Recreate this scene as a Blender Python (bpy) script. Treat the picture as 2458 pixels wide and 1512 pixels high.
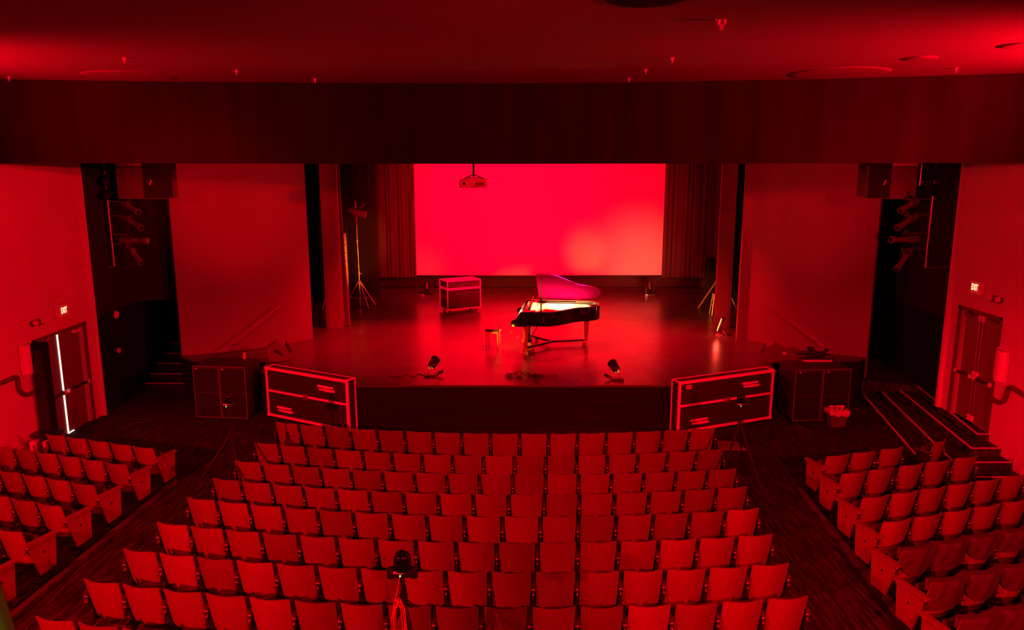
import bpy, bmesh, math, random
from mathutils import Vector, Matrix, Euler
random.seed(7)
for o in list(bpy.data.objects): bpy.data.objects.remove(o, do_unlink=True)
SC = bpy.context.scene
COL = SC.collection
PI = math.pi

# ------------------------------------------------------------------ camera, world, exposure
HC = 5.85                      # eye height above the house floor in front of the stage
PITCH = math.radians(11.0)
F = 1800.0
cam = bpy.data.cameras.new('camera'); cam_o = bpy.data.objects.new('camera', cam); COL.objects.link(cam_o)
cam.sensor_width = 36.0; cam.lens = 36.0 * F / 2458.0; cam.clip_start = 0.05; cam.clip_end = 200
cam_o.location = (0, 0, HC); cam_o.rotation_euler = (PI/2 - PITCH, 0, 0)
SC.camera = cam_o
SC.view_settings.view_transform = 'Standard'; SC.view_settings.look = 'None'
SC.view_settings.exposure = 0.0; SC.view_settings.gamma = 1.0
try: SC.view_settings.use_curve_mapping = False
except Exception: pass
world = bpy.data.worlds.new('world'); SC.world = world; world.use_nodes = True
world.node_tree.nodes['Background'].inputs[0].default_value = (1.0, 0.0, 0.02, 1)
world.node_tree.nodes['Background'].inputs[1].default_value = 0.0015

RED = (1.0, 0.0, 0.010)
def spot(name, loc, target, power, angle=60, blend=0.5, size=0.15, color=RED, spec=1.0):
    l = bpy.data.lights.new(name, 'SPOT'); l.energy = power; l.color = color
    l.spot_size = math.radians(angle); l.spot_blend = blend; l.shadow_soft_size = size; l.specular_factor = spec
    o = bpy.data.objects.new(name, l); COL.objects.link(o); o.location = loc
    o.rotation_euler = (Vector(target) - Vector(loc)).to_track_quat('-Z', 'Y').to_euler()
    return o
def pointl(name, loc, power, size=0.1, color=RED):
    l = bpy.data.lights.new(name, 'POINT'); l.energy = power; l.color = color; l.shadow_soft_size = size
    o = bpy.data.objects.new(name, l); COL.objects.link(o); o.location = loc
    return o
# house wash lamps at the balcony rail, left and right of the camera
spot('house_wash_light', (4.3, -0.6, 6.1), (5.4, 8.0, 0.0), 7400, 60, 0.55, 0.06)
spot('house_wash_light', (-8.2, -0.3, 6.1), (-5.6, 8.0, 0.0), 11500, 60, 0.55, 0.06)
spot('house_wash_light', (-8.6, -0.3, 6.2), (7.4, 10.8, 0.5), 13000, 24, 0.9, 0.08)  # extra wash added to brighten the right block
spot('house_wash_light', (4.6, -0.6, 6.2), (-8.2, 11.2, 0.5), 5500, 24, 0.9, 0.08)  # extra wash added to brighten the left block
# spots added to brighten the upper splay walls
spot('splay_fill', (-2.5, -0.6, 5.2), (-7.2, 20.0, 5.3), 9000, 15, 0.9, 0.08)
spot('splay_fill', (3.2, -0.6, 5.2), (8.0, 20.0, 5.3), 6000, 15, 0.9, 0.08)
spot('house_wash_light', (1.0, -0.9, 6.5), (0.2, 9.6, 0.4), 2600, 60, 0.8, 0.05)  # extra wash added to brighten the centre seats
# spots added by each side wall to brighten the opposite one
spot('cross_fill', (9.3, 1.8, 6.3), (-9.9, 13.0, 3.9), 11000, 36, 1.0, 0.10)
spot('cross_fill', (-9.5, 1.8, 6.3), (9.66, 12.6, 3.7), 6000, 36, 1.0, 0.10)
# lamps grazing the ceiling from the side walls
spot('cove_light', (9.3, 8.6, 6.50), (5.6, 11.8, 7.42), 5600, 108, 0.9, 0.10)
spot('cove_light', (-9.6, 10.0, 6.50), (-6.2, 12.8, 7.42), 2000, 108, 0.9, 0.10)
# stage lamps behind the valance
spot('stage_light', (1.1, 19.0, 7.2), (1.1, 29.0, 3.9), 15000, 72, 0.8, 0.3)
spot('stage_light', (-2.6, 20.0, 7.2), (-1.5, 29.2, 3.6), 4500, 66, 0.8, 0.3)
spot('stage_light', (1.2, 22.0, 7.3), (1.0, 21.6, 1.0), 11000, 78, 0.9, 0.25)
spot('stage_light', (-3.6, 21.5, 7.3), (-3.4, 20.5, 1.0), 5200, 70, 0.9, 0.25)
spot('stage_light', (4.0, 21.5, 7.3), (4.6, 20.5, 1.0), 4200, 70, 0.9, 0.25)
# warm spots added to yellow the piano interior, a magenta one added for its lid
spot('piano_fill', (0.9, 15.3, 6.1), (0.55, 20.35, 2.10), 28000, 7.2, 0.5, 0.05, (1.0, 0.55, 0.24))
spot('piano_fill', (1.5, 15.3, 6.1), (1.30, 20.5, 2.10), 36000, 7.8, 0.5, 0.05, (1.0, 0.62, 0.32))
spot('piano_fill', (2.0, 15.3, 6.1), (1.85, 20.6, 2.10), 28000, 5.8, 0.5, 0.05, (1.0, 0.62, 0.32))
spot('piano_fill', (-0.6, 15.4, 6.0), (0.17, 20.2, 1.95), 4000, 3.4, 0.6, 0.05, (1.0, 0.60, 0.24))
spot('lid_fill', (1.3, 15.6, 5.9), (1.3, 20.6, 2.75), 2600, 14, 0.5, 0.05, (1.0, 0.0, 0.20))
spot('leg_fill', (-0.2, 16.9, 1.9), (-0.05, 20.0, 1.45), 1300, 20, 0.5, 0.05, (1.0, 0.20, 0.02))  # added to turn the front leg and bench orange
spot('footlight_beam', (-1.95, 17.35, 1.66), (-5.15, 26.3, 2.8), 4200, 15, 0.7, 0.05, (1.0, 0.13, 0.01))
spot('footlight_beam', (2.45, 17.0, 1.66), (6.9, 26.0, 1.3), 4200, 11, 0.7, 0.05, (1.0, 0.17, 0.01))
spot('trunk_fill', (-1.2, 20.5, 7.2), (-1.85, 25.4, 2.1), 3000, 13, 0.6, 0.1, (1.0, 0.0, 0.05))  # added to brighten the trunk top
# lamps that throw orange light on the screen
spot('screen_light', (5.2, 25.5, 1.25), (5.0, 29.3, 2.2), 480, 60, 1.0, 0.3, (1.0, 0.16, 0.07))
spot('screen_light', (2.9, 26.5, 1.25), (2.9, 29.3, 2.6), 200, 36, 1.0, 0.3, (1.0, 0.19, 0.05))
spot('screen_light', (-3.2, 27.4, 1.6), (-3.4, 29.3, 2.0), 16, 60, 1.0, 0.3, (1.0, 0.10, 0.05))
# weak greenish point light added to colour the booth post
pointl('post_fill', (-0.55, 0.35, 4.95), 2.2, 0.05, (0.72, 1.0, 0.10))

# ------------------------------------------------------------------ pixel -> place helpers (measuring only)
CT, ST = math.cos(PITCH), math.sin(PITCH)
def ray(px, py):
    a = (px - 1229.0) / F; s = (py - 756.0) / F
    return Vector((a, CT - s*ST, -(ST + s*CT)))
def atZ(px, py, Z):
    r = ray(px, py); t = (Z - HC) / r.z
    return Vector((r.x*t, r.y*t, Z))
def atX(px, py, X):
    r = ray(px, py); t = X / r.x
    return Vector((X, r.y*t, HC + r.z*t))
def atY(px, py, Y):
    r = ray(px, py); t = Y / r.y
    return Vector((r.x*t, Y, HC + r.z*t))
STAGE = 1.07
def floorz(y):
    return 0.0 if y > 14.5 else 0.027*(14.5 - y)

# ------------------------------------------------------------------ materials
def mat(name, col, rough=0.6, metal=0.0, noise=None, bump=None, spec=0.5, emit=None, estr=1.0, coat=0.0):
    m = bpy.data.materials.new(name); m.use_nodes = True
    nt = m.node_tree; b = nt.nodes['Principled BSDF']
    b.inputs['Base Color'].default_value = (*col, 1); b.inputs['Roughness'].default_value = rough
    b.inputs['Metallic'].default_value = metal; b.inputs['Specular IOR Level'].default_value = spec
    b.inputs['Coat Weight'].default_value = coat
    if emit:
        b.inputs['Emission Color'].default_value = (*emit, 1); b.inputs['Emission Strength'].default_value = estr
    tc = None
    if noise or bump:
        tc = nt.nodes.new('ShaderNodeTexCoord'); mp = nt.nodes.new('ShaderNodeMapping')
        nt.links.new(tc.outputs['Object'], mp.inputs[0])
    if noise:
        sc, amt, stretch = noise
        mp.inputs['Scale'].default_value = stretch
        n = nt.nodes.new('ShaderNodeTexNoise'); n.inputs['Scale'].default_value = sc; n.inputs['Detail'].default_value = 4
        nt.links.new(mp.outputs[0], n.inputs['Vector'])
        cr = nt.nodes.new('ShaderNodeValToRGB')
        cr.color_ramp.elements[0].position = 0.3; cr.color_ramp.elements[1].position = 0.7
        cr.color_ramp.elements[0].color = (*[c*(1-amt) for c in col], 1)
        cr.color_ramp.elements[1].color = (*[min(1, c*(1+amt)) for c in col], 1)
        nt.links.new(n.outputs['Fac'], cr.inputs[0]); nt.links.new(cr.outputs[0], b.inputs['Base Color'])
    if bump:
        sc, st = bump
        n2 = nt.nodes.new('ShaderNodeTexNoise'); n2.inputs['Scale'].default_value = sc
        nt.links.new(mp.outputs[0], n2.inputs['Vector'])
        bp = nt.nodes.new('ShaderNodeBump'); bp.inputs['Strength'].default_value = st; bp.inputs['Distance'].default_value = 0.02
        nt.links.new(n2.outputs['Fac'], bp.inputs['Height']); nt.links.new(bp.outputs[0], b.inputs['Normal'])
    return m
M = {}
M['seatwood'] = mat('seat plywood', (0.205, 0.10, 0.05), 0.42, noise=(5, 0.08, (3, 3, 0.5)), spec=0.3)
M['seatwood2'] = mat('darker seat plywood', (0.165, 0.08, 0.04), 0.42, noise=(5, 0.08, (3, 3, 0.5)), spec=0.3)
M['seatwood3'] = mat('paler seat plywood', (0.24, 0.12, 0.06), 0.42, noise=(5, 0.08, (3, 3, 0.5)), spec=0.3)
M['panelwood'] = mat('end panel wood', (0.20, 0.11, 0.05), 0.45, noise=(4, 0.12, (2, 2, 1)))
M['cushion'] = mat('seat cushion', (0.03, 0.02, 0.02), 0.9)
M['blackmetal'] = mat('black painted metal', (0.015, 0.015, 0.015), 0.35, spec=0.5)
M['bronze'] = mat('polished hinge cap', (0.75, 0.62, 0.52), 0.22, 1.0)
M['chrome'] = mat('chrome', (0.9, 0.9, 0.9), 0.30, 0.75)
M['alu'] = mat('aluminium', (0.75, 0.75, 0.76), 0.3, 0.85)
M['aluedge'] = mat('case edge aluminium', (0.90, 0.90, 0.90), 0.5, 0.0, spec=0.4)
M['blackply'] = mat('black laminate', (0.035, 0.03, 0.03), 0.5, noise=(30, 0.2, (1, 1, 1)))
M['wall'] = mat('painted wall', (0.55, 0.48, 0.43), 0.85, noise=(1.3, 0.05, (1, 1, 1)), bump=(120, 0.05))
M['walldado'] = mat('lower wall paint', (0.27, 0.22, 0.20), 0.85, noise=(1.3, 0.05, (1, 1, 1)))
M['splay'] = mat('splay wall paint', (0.30, 0.25, 0.22), 0.85, noise=(1.0, 0.06, (1, 1, 0.4)))
M['black'] = mat('black paint', (0.006, 0.006, 0.006), 0.9, spec=0.15)
M['black2'] = mat('charcoal paint', (0.022, 0.02, 0.02), 0.9, spec=0.2)
M['ceiling'] = mat('ceiling plaster', (0.24, 0.22, 0.21), 0.8, noise=(0.6, 0.05, (1, 1, 1)))
M['valance'] = mat('valance velour', (0.017, 0.014, 0.014), 0.95, noise=(3.0, 0.25, (1, 1, 0.1)), spec=0.1)
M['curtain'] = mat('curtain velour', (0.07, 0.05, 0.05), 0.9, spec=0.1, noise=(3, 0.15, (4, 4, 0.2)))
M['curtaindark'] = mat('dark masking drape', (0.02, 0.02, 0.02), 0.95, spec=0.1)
M['tormentor'] = mat('tormentor fabric', (0.30, 0.20, 0.18), 0.9, spec=0.1)
M['screen'] = mat('projection screen', (0.85, 0.85, 0.85), 0.8, bump=(400, 0.03))
M['backwall'] = mat('stage back wall', (0.15, 0.04, 0.04), 0.8)
M['nosing'] = mat('stair nosing', (0.75, 0.72, 0.68), 0.5)
M['lacquer'] = mat('black piano lacquer', (0.006, 0.005, 0.005), 0.08, spec=0.7, coat=0.6)
M['lidunder'] = mat('piano lid underside', (0.24, 0.001, 0.13), 0.6, spec=0.0)  # magenta reflection on the lid painted into its base colour
M['brass'] = mat('brass', (0.95, 0.70, 0.32), 0.22, 0.9)
M['goldplate'] = mat('gold piano plate', (0.95, 0.75, 0.35), 0.4, 0.25)
M['soundboard'] = mat('spruce soundboard', (0.85, 0.65, 0.38), 0.5, noise=(6, 0.08, (1, 8, 1)))
M['ivory'] = mat('ivory keys', (0.9, 0.88, 0.8), 0.3)
M['leather'] = mat('black leather', (0.03, 0.025, 0.03), 0.28, spec=0.6)
M['benchwood'] = mat('bench wood', (0.45, 0.26, 0.12), 0.25)
M['legglint'] = mat('polished piano leg', (0.30, 0.17, 0.08), 0.2, spec=0.6)  # black leg painted brown to carry its orange highlight
M['curb'] = mat('kick board', (0.07, 0.05, 0.045), 0.7)
M['armshade'] = mat('armrest darkened as shade', (0.055, 0.03, 0.018), 0.5)  # armrests darkened so the gaps between backs read as shade
M['pan'] = mat('dark seat pan', (0.07, 0.035, 0.02), 0.5)
M['projbody'] = mat('projector housing', (0.75, 0.72, 0.70), 0.4)
M['cloth'] = mat('dark draped cloth', (0.075, 0.05, 0.05), 0.95, noise=(8, 0.2, (1, 1, 1)), spec=0.1)
M['speaker'] = mat('speaker cabinet paint', (0.03, 0.025, 0.025), 0.6, bump=(200, 0.1))
M['grille'] = mat('speaker grille', (0.008, 0.008, 0.008), 0.7, bump=(400, 0.4))
M['greybox'] = mat('grey box paint', (0.16, 0.13, 0.12), 0.6)
M['plastic'] = mat('pale plastic', (0.70, 0.66, 0.62), 0.5)
M['white'] = mat('white label', (0.85, 0.85, 0.85), 0.6)
M['doorpaint'] = mat('door paint', (0.14, 0.10, 0.09), 0.45)
M['frame'] = mat('door frame paint', (0.10, 0.07, 0.06), 0.5)
M['framelight'] = mat('pale jamb paint', (0.42, 0.36, 0.34), 0.55)
M['exitbody'] = mat('exit sign housing', (0.75, 0.7, 0.7), 0.5)
M['exitglow'] = mat('lit exit face', (0.1, 0.0, 0.0), 0.5, emit=(1.0, 0.02, 0.02), estr=0.35)
M['exittext'] = mat('lit exit letters', (0.9, 0.8, 0.7), 0.5, emit=(1.0, 0.62, 0.32), estr=1.6)
M['daylight'] = mat('daylight through the door gap', (1, 1, 1), 0.5, emit=(0.85, 1.0, 0.88), estr=1.0)
M['amber'] = mat('lit amber tube', (1, 0.5, 0.2), 0.5, emit=(1.0, 0.62, 0.16), estr=1.5)
M['greenled'] = mat('green led', (0, 0.3, 0), 0.5, emit=(0.35, 1.0, 0.12), estr=2.5)
M['glassdark'] = mat('dark glossy dome', (0.004, 0.004, 0.004), 0.08, spec=0.6)
M['orangecable'] = mat('orange cable', (0.9, 0.12, 0.05), 0.5)
M['blackcable'] = mat('black cable', (0.02, 0.02, 0.02), 0.5)
M['gel'] = mat('amber lamp glass', (0.9, 0.4, 0.1), 0.2, emit=(1.0, 0.32, 0.06), estr=0.8)
M['liner'] = mat('bin liner plastic', (0.75, 0.72, 0.72), 0.3)
M['bin'] = mat('bin plastic', (0.12, 0.09, 0.09), 0.55)
M['postpaint'] = mat('green grey post paint', (0.55, 0.55, 0.30), 0.6)

def carpet_mat():
    m = bpy.data.materials.new('patterned carpet'); m.use_nodes = True
    nt = m.node_tree; b = nt.nodes['Principled BSDF']; b.inputs['Roughness'].default_value = 0.95
    b.inputs['Specular IOR Level'].default_value = 0.1
    tc = nt.nodes.new('ShaderNodeTexCoord'); mp = nt.nodes.new('ShaderNodeMapping')
    mp.inputs['Scale'].default_value = (16, 1.1, 1); mp.inputs['Rotation'].default_value = (0, 0, 0.15)
    nt.links.new(tc.outputs['Object'], mp.inputs[0])
    n = nt.nodes.new('ShaderNodeTexNoise'); n.inputs['Scale'].default_value = 1.6; n.inputs['Detail'].default_value = 5
    nt.links.new(mp.outputs[0], n.inputs['Vector'])
    cr = nt.nodes.new('ShaderNodeValToRGB')
    cr.color_ramp.elements[0].position = 0.42; cr.color_ramp.elements[0].color = (0.020, 0.017, 0.018, 1)
    cr.color_ramp.elements[1].position = 0.72; cr.color_ramp.elements[1].color = (0.085, 0.06, 0.06, 1)
    nt.links.new(n.outputs['Fac'], cr.inputs[0]); nt.links.new(cr.outputs[0], b.inputs['Base Color'])
    return m
M['carpet'] = carpet_mat()
def stage_mat():
    m = bpy.data.materials.new('black stage boards'); m.use_nodes = True
    nt = m.node_tree; b = nt.nodes['Principled BSDF']
    b.inputs['Specular IOR Level'].default_value = 0.5
    tc = nt.nodes.new('ShaderNodeTexCoord')
    br = nt.nodes.new('ShaderNodeTexBrick'); br.inputs['Scale'].default_value = 1.0
    br.inputs['Brick Width'].default_value = 2.44; br.inputs['Row Height'].default_value = 1.22
    br.inputs['Mortar Size'].default_value = 0.006
    br.inputs['Color1'].default_value = (0.070, 0.055, 0.055, 1); br.inputs['Color2'].default_value = (0.085, 0.065, 0.065, 1)
    br.inputs['Mortar'].default_value = (0.13, 0.10, 0.10, 1)
    nt.links.new(tc.outputs['Object'], br.inputs['Vector']); nt.links.new(br.outputs['Color'], b.inputs['Base Color'])
    n = nt.nodes.new('ShaderNodeTexNoise'); n.inputs['Scale'].default_value = 1.2; n.inputs['Detail'].default_value = 6
    nt.links.new(tc.outputs['Object'], n.inputs['Vector'])
    mr = nt.nodes.new('ShaderNodeMapRange'); mr.inputs['To Min'].default_value = 0.22; mr.inputs['To Max'].default_value = 0.34
    nt.links.new(n.outputs['Fac'], mr.inputs['Value']); nt.links.new(mr.outputs[0], b.inputs['Roughness'])
    return m
M['stage'] = stage_mat()

# ------------------------------------------------------------------ mesh building
class MB:
    def __init__(s): s.v = []; s.f = []; s.sm = []
    def add(s, vs, fs, smooth=False):
        k = len(s.v); s.v += [tuple(v) for v in vs]
        for f in fs: s.f.append([i+k for i in f]); s.sm.append(smooth)
        return s
    def box(s, c, d, rot=None):
        c = Vector(c); hx, hy, hz = d[0]/2, d[1]/2, d[2]/2
        vs = [Vector((x, y, z)) for z in (-hz, hz) for y in (-hy, hy) for x in (-hx, hx)]
        if rot is not None:
            R = rot if isinstance(rot, Matrix) else Euler(rot).to_matrix()
            vs = [R @ v for v in vs]
        return s.add([v + c for v in vs], [(0, 2, 3, 1), (4, 5, 7, 6), (0, 1, 5, 4), (2, 6, 7, 3), (0, 4, 6, 2), (1, 3, 7, 5)])
    def prism(s, poly, z0, z1):
        n = len(poly)
        a = sum(poly[i][0]*poly[(i+1) % n][1] - poly[(i+1) % n][0]*poly[i][1] for i in range(n))
        if a < 0: poly = poly[::-1]
        vs = [(p[0], p[1], z0) for p in poly] + [(p[0], p[1], z1) for p in poly]
        fs = [tuple(range(n-1, -1, -1)), tuple(range(n, 2*n))] + [(i, (i+1) % n, (i+1) % n + n, i+n) for i in range(n)]
        return s.add(vs, fs)
    def bar(s, a, b, r0, r1=None, n=10, smooth=True):
        a = Vector(a); b = Vector(b); r1 = r0 if r1 is None else r1
        d = (b - a)
        if d.length < 1e-6: return s
        q = d.to_track_quat('Z', 'Y').to_matrix()
        vs = []
        for P, r in ((a, r0), (b, r1)):
            for i in range(n):
                t = 2*PI*i/n; vs.append(P + q @ Vector((r*math.cos(t), r*math.sin(t), 0)))
        s.add(vs, [(i, (i+1) % n, (i+1) % n + n, i+n) for i in range(n)], smooth)
        return s.add(vs, [tuple(range(n-1, -1, -1)), tuple(range(n, 2*n))])
    def tube(s, pts, r, n=8, closed=False):
        pts = [Vector(p) for p in pts]; m = len(pts); rings = []
        for i, p in enumerate(pts):
            if closed: d = pts[(i+1) % m] - pts[i-1]
            else: d = pts[min(i+1, m-1)] - pts[max(i-1, 0)]
            q = d.to_track_quat('Z', 'Y').to_matrix()
            rings.append([p + q @ Vector((r*math.cos(2*PI*k/n), r*math.sin(2*PI*k/n), 0)) for k in range(n)])
        # keep ring starts aligned
        for i in range(1, m):
            best = min(range(n), key=lambda k: (rings[i][k] - rings[i-1][0]).length)
            rings[i] = rings[i][best:] + rings[i][:best]
        vs = [v for R in rings for v in R]; fs = []
        for i in range(m if closed else m-1):
            j = (i+1) % m
            for k in range(n): fs.append((i*n+k, i*n+(k+1) % n, j*n+(k+1) % n, j*n+k))
        s.add(vs, fs, True)
        if not closed: s.add(rings[0] + rings[-1], [tuple(range(n-1, -1, -1)), tuple(range(n, 2*n))])
        return s
    def lathe(s, prof, c=(0, 0, 0), n=20, rot=None, smooth=True):
        c = Vector(c); vs = []
        R = None if rot is None else (rot if isinstance(rot, Matrix) else Euler(rot).to_matrix())
        for r, z in prof:
            for i in range(n):
                t = 2*PI*i/n; p = Vector((r*math.cos(t), r*math.sin(t), z))
                if R is not None: p = R @ p
                vs.append(p + c)
        fs = []
        for j in range(len(prof)-1):
            for i in range(n): fs.append((j*n+i, j*n+(i+1) % n, (j+1)*n+(i+1) % n, (j+1)*n+i))
        s.add(vs, fs, smooth)
        L = len(prof)-1
        s.add([vs[i] for i in range(n)] + [vs[L*n+i] for i in range(n)], [tuple(range(n-1, -1, -1)), tuple(range(n, 2*n))])
        return s
    def build(s, name, m, parent=None, bevel=0.0, smooth=None):
        me = bpy.data.meshes.new(name); me.from_pydata(s.v, [], s.f)
        for p, k in zip(me.polygons, s.sm): p.use_smooth = k
        me.materials.append(M[m] if isinstance(m, str) else m)
        bm = bmesh.new(); bm.from_mesh(me); bmesh.ops.remove_doubles(bm, verts=bm.verts, dist=1e-5)
        bmesh.ops.recalc_face_normals(bm, faces=bm.faces)
        for e in bm.edges:
            if len(e.link_faces) == 2 and e.calc_face_angle(0) > .75: e.smooth = False
        bm.to_mesh(me); bm.free(); me.update()
        o = bpy.data.objects.new(name, me); COL.objects.link(o)
        if parent is not None: o.parent = parent
        if bevel > 0:
            b = o.modifiers.new('bevel', 'BEVEL'); b.width = bevel; b.segments = 2; b.limit_method = 'ANGLE'
        return o
def tag(o, label=None, cat=None, group=None, kind=None):
    if label: o['label'] = label
    if cat: o['category'] = cat
    if group: o['group'] = group
    if kind: o['kind'] = kind
    return o
def thing(name, loc, label, cat, rz=0.0, group=None):
    o = bpy.data.objects.new(name, None); COL.objects.link(o); o.empty_display_size = 0.1
    o.location = loc; o.rotation_euler = (0, 0, rz)
    return tag(o, label, cat, group)
def struct(mb, name, m, label, cat='structure', parent=None, bevel=0):
    o = mb.build(name, m, parent, bevel)
    if parent is None: tag(o, label, cat, None, 'structure')
    return o
def copy_tree(o, parent=None):
    c = o.copy(); COL.objects.link(c)
    if parent is not None: c.parent = parent
    for ch in list(o.children): copy_tree(ch, c)
    return c
def text_mesh(name, txt, size, m, parent, loc, rot, extrude=0.004, bold=0.0):
    cu = bpy.data.curves.new('tmp', 'FONT'); cu.body = txt; cu.size = size; cu.extrude = extrude; cu.offset = bold
    cu.align_x = 'CENTER'; cu.align_y = 'CENTER'
    t = bpy.data.objects.new('tmp', cu); COL.objects.link(t)
    bpy.context.view_layer.update()
    me = bpy.data.meshes.new_from_object(t.evaluated_get(bpy.context.evaluated_depsgraph_get()))
    bpy.data.objects.remove(t, do_unlink=True); bpy.data.curves.remove(cu)
    me.name = name; me.materials.clear(); me.materials.append(M[m])
    o = bpy.data.objects.new(name, me); COL.objects.link(o); o.parent = parent
    o.location = loc; o.rotation_euler = rot
    return o

# ================================================================== THE ROOM
XL, XR = -9.92, 9.66           # side walls of the house
YLE, YRE = 17.42, 16.28        # where the side walls end
ZC = HC + 1.6                  # ceiling
# raked house floor
fb = MB()
fb.add([(-12, -3, floorz(-3)), (12, -3, floorz(-3)), (12, 14.5, 0), (-12, 14.5, 0), (12, 32, 0), (-12, 32, 0),
        (-12, -3, -.3), (12, -3, -.3), (12, 32, -.3), (-12, 32, -.3)],
       [(0, 1, 2, 3), (3, 2, 4, 5), (6, 9, 8, 7), (0, 6, 7, 1), (5, 4, 8, 9), (0, 3, 5, 9, 6), (1, 7, 8, 4, 2)])
struct(fb, 'floor', 'carpet', 'dark streaked carpet covering the sloping house floor and aisles', 'floor')
# ceiling of the house, up to the valance line
c = MB(); c.box((0, 6.2, ZC+.1), (24, 18.4, .2))
struct(c, 'ceiling', 'ceiling', 'smooth plaster house ceiling glowing at its right end', 'ceiling')
c = MB(); c.box((0, 23.8, 7.95), (24, 17.0, .2)); struct(c, 'ceiling_stage', 'black', 'black ceiling above the stage', 'ceiling')
# side walls with door openings
dL0, dL1 = 15.10, 17.06        # left door, floor level
def hole_wall(name, x, y0, y1, z0, z1, dy0, dy1, dz0, dz1, m, label, side):
    b = MB(); t = 0.2; xc = x + side*t/2
    def seg(a0, a1, b0, b1): b.box((xc, (a0+a1)/2, (b0+b1)/2), (t, a1-a0, b1-b0))
    seg(y0, dy0, z0, z1); seg(dy1, y1, z0, z1); seg(dy0, dy1, dz1, z1)
    if dz0 > z0 + 1e-3: seg(dy0, dy1, z0, dz0)
    return struct(b, name, m, label, 'wall')
LDT = atX(207, 778, XL).z
hole_wall('wall_left', XL, -3, YLE, -.05, ZC+.5, dL0, dL1, -.05, 2.38, 'wall', 'plain left side wall of the house with the exit door', -1)
RL = 0.58
RD0, RD1 = 14.46, 15.92
hole_wall('wall_right', XR, -3, YRE, -.05, ZC+.5, RD0, RD1, RL, RL+2.40, 'wall', 'plain right side wall of the house with the exit door', 1)
c = MB(); c.box((0, -3.1, 3.5), (24, .2, 8.6)); struct(c, 'wall_rear', 'wall', 'rear wall of the house behind the balcony', 'wall')

# side passages: black walls behind the house wall ends
PXR = XR+.62
for sx, x0, ye, nm in ((-1, XL, YLE, 'left'), (1, PXR, YRE, 'right')):
    c = MB(); c.box((x0 + sx*.1 - sx*.001, (ye+23)/2+.02, 1.15), (.2, 23-ye, 2.5)); 
    struct(c, 'wall_%s_passage_lower' % nm, 'black', 'black lower wall of the %s side passage' % nm, 'wall')
    c = MB(); c.box((x0 + sx*.1 - sx*.001, (ye+23)/2+.02, 5.0), (.2, 23-ye, 5.2))
    struct(c, 'wall_%s_passage_upper' % nm, 'black2', 'charcoal upper wall of the %s side passage' % nm, 'wall')
    c = MB(); c.box((sx*9.45, 23.15, 1.15), (1.9, .2, 2.5)); struct(c, 'wall_%s_passage_end_lower' % nm, 'black', 'black lower end wall of the %s side passage' % nm, 'wall')
    c = MB(); c.box((sx*9.45, 23.15, 5.0), (1.9, .2, 5.2))
    struct(c, 'wall_%s_passage_end' % nm, 'black2', 'charcoal end wall of the %s side passage' % nm, 'wall')
# splay walls flanking the stage opening
def slab(name, p, q, z0, z1, m, label, t=.15, bow=0.0):
    p = Vector(p); q = Vector(q); d = (q-p); nrm = Vector((-d.y, d.x)).normalized()
    if nrm.y < 0: nrm = -nrm
    b = MB(); N = 14 if bow else 1
    fr = [p + d*(i/N) - nrm*bow*(1-(2*i/N-1)**2) for i in range(N+1)]
    bk = [x + nrm*t for x in fr]
    poly = [tuple(x) for x in fr] + [tuple(x) for x in bk[::-1]]
    vs = [(x, y, z0) for x, y in poly] + [(x, y, z1) for x, y in poly]; n = len(poly)
    fs = [(i, (i+1) % n, (i+1) % n+n, i+n) for i in range(n)]
    for i in range(N): fs += [(i, i+1, n-2-i, n-1-i), (i+n, n-1-i+n, n-2-i+n, i+1+n)]
    b.add(vs, fs)
    return struct(b, name, m, label, 'wall')
slab('wall_left_splay', (-8.62, 19.05), (-5.72, 21.05), 0, 7.9, 'splay', 'slightly bowed splay wall left of the stage opening', .15, .28)
slab('wall_right_splay', (9.18, 18.85), (6.66, 20.95), 0, 7.9, 'splay', 'slightly bowed splay wall right of the stage opening', .15, .28)
c = MB(); c.box((6.56, 21.0, 4.4), (.26, .12, 6.7)); struct(c, 'trim_1', 'tormentor', 'narrow upright facet beside the right splay wall', 'trim')
c = MB(); c.box((-5.42, 22.5, 4.4), (.50, .15, 6.7)); struct(c, 'trim_2', 'splay', 'upright proscenium panel left of the stage opening', 'trim')
c = MB(); c.box((6.42, 22.5, 4.4), (.46, .15, 6.7)); struct(c, 'trim_3', 'tormentor', 'upright proscenium panel right of the stage opening', 'trim')
# dark side masking so that no light leaks from the wings
c = MB(); c.box((-7.7, 25.6, 4.4), (.1, 9.8, 6.7)); struct(c, 'wall_left_wing', 'black', 'black wall of the left stage wing', 'wall')
c = MB(); c.box((8.6, 25.6, 4.4), (.1, 9.8, 6.7)); struct(c, 'wall_right_wing', 'black', 'black wall of the right stage wing', 'wall')
c = MB(); c.box((.5, 30.7, 4.4), (16.4, .2, 6.7)); struct(c, 'wall_back', 'backwall', 'back wall of the stage below the screen', 'wall')

# stage platform
SP = [(-3.78, 16.30), (4.0, 16.30), (6.35, 17.42), (6.5, 18.35), (8.9, 18.55), (9.16, 18.84), (9.16, 19.2), (6.9, 21.4), (8.5, 22), (8.5, 30.7), (-7.7, 30.7),
      (-7.7, 21.5), (-8.55, 20.0), (-8.62, 18.95), (-8.2, 18.6), (-6.2, 18.35), (-6.05, 17.5)]
def inset(poly, c, k): return [(c[0]+(x-c[0])*k, c[1]+(y-c[1])*k) for x, y in poly]
b = MB(); b.prism(SP, STAGE-.05, STAGE); struct(b, 'floor_stage', 'stage', 'glossy black boarded stage floor', 'floor')
M['stagefront'] = mat('dark stage front', (0.013, 0.011, 0.011), 0.95, noise=(3, .3, (.3, .3, 9)), spec=.1)
b = MB(); b.prism(SP, 0, STAGE-.05); struct(b, 'trim_4', 'stagefront', 'carpeted front face of the stage platform', 'stage front')

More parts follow.
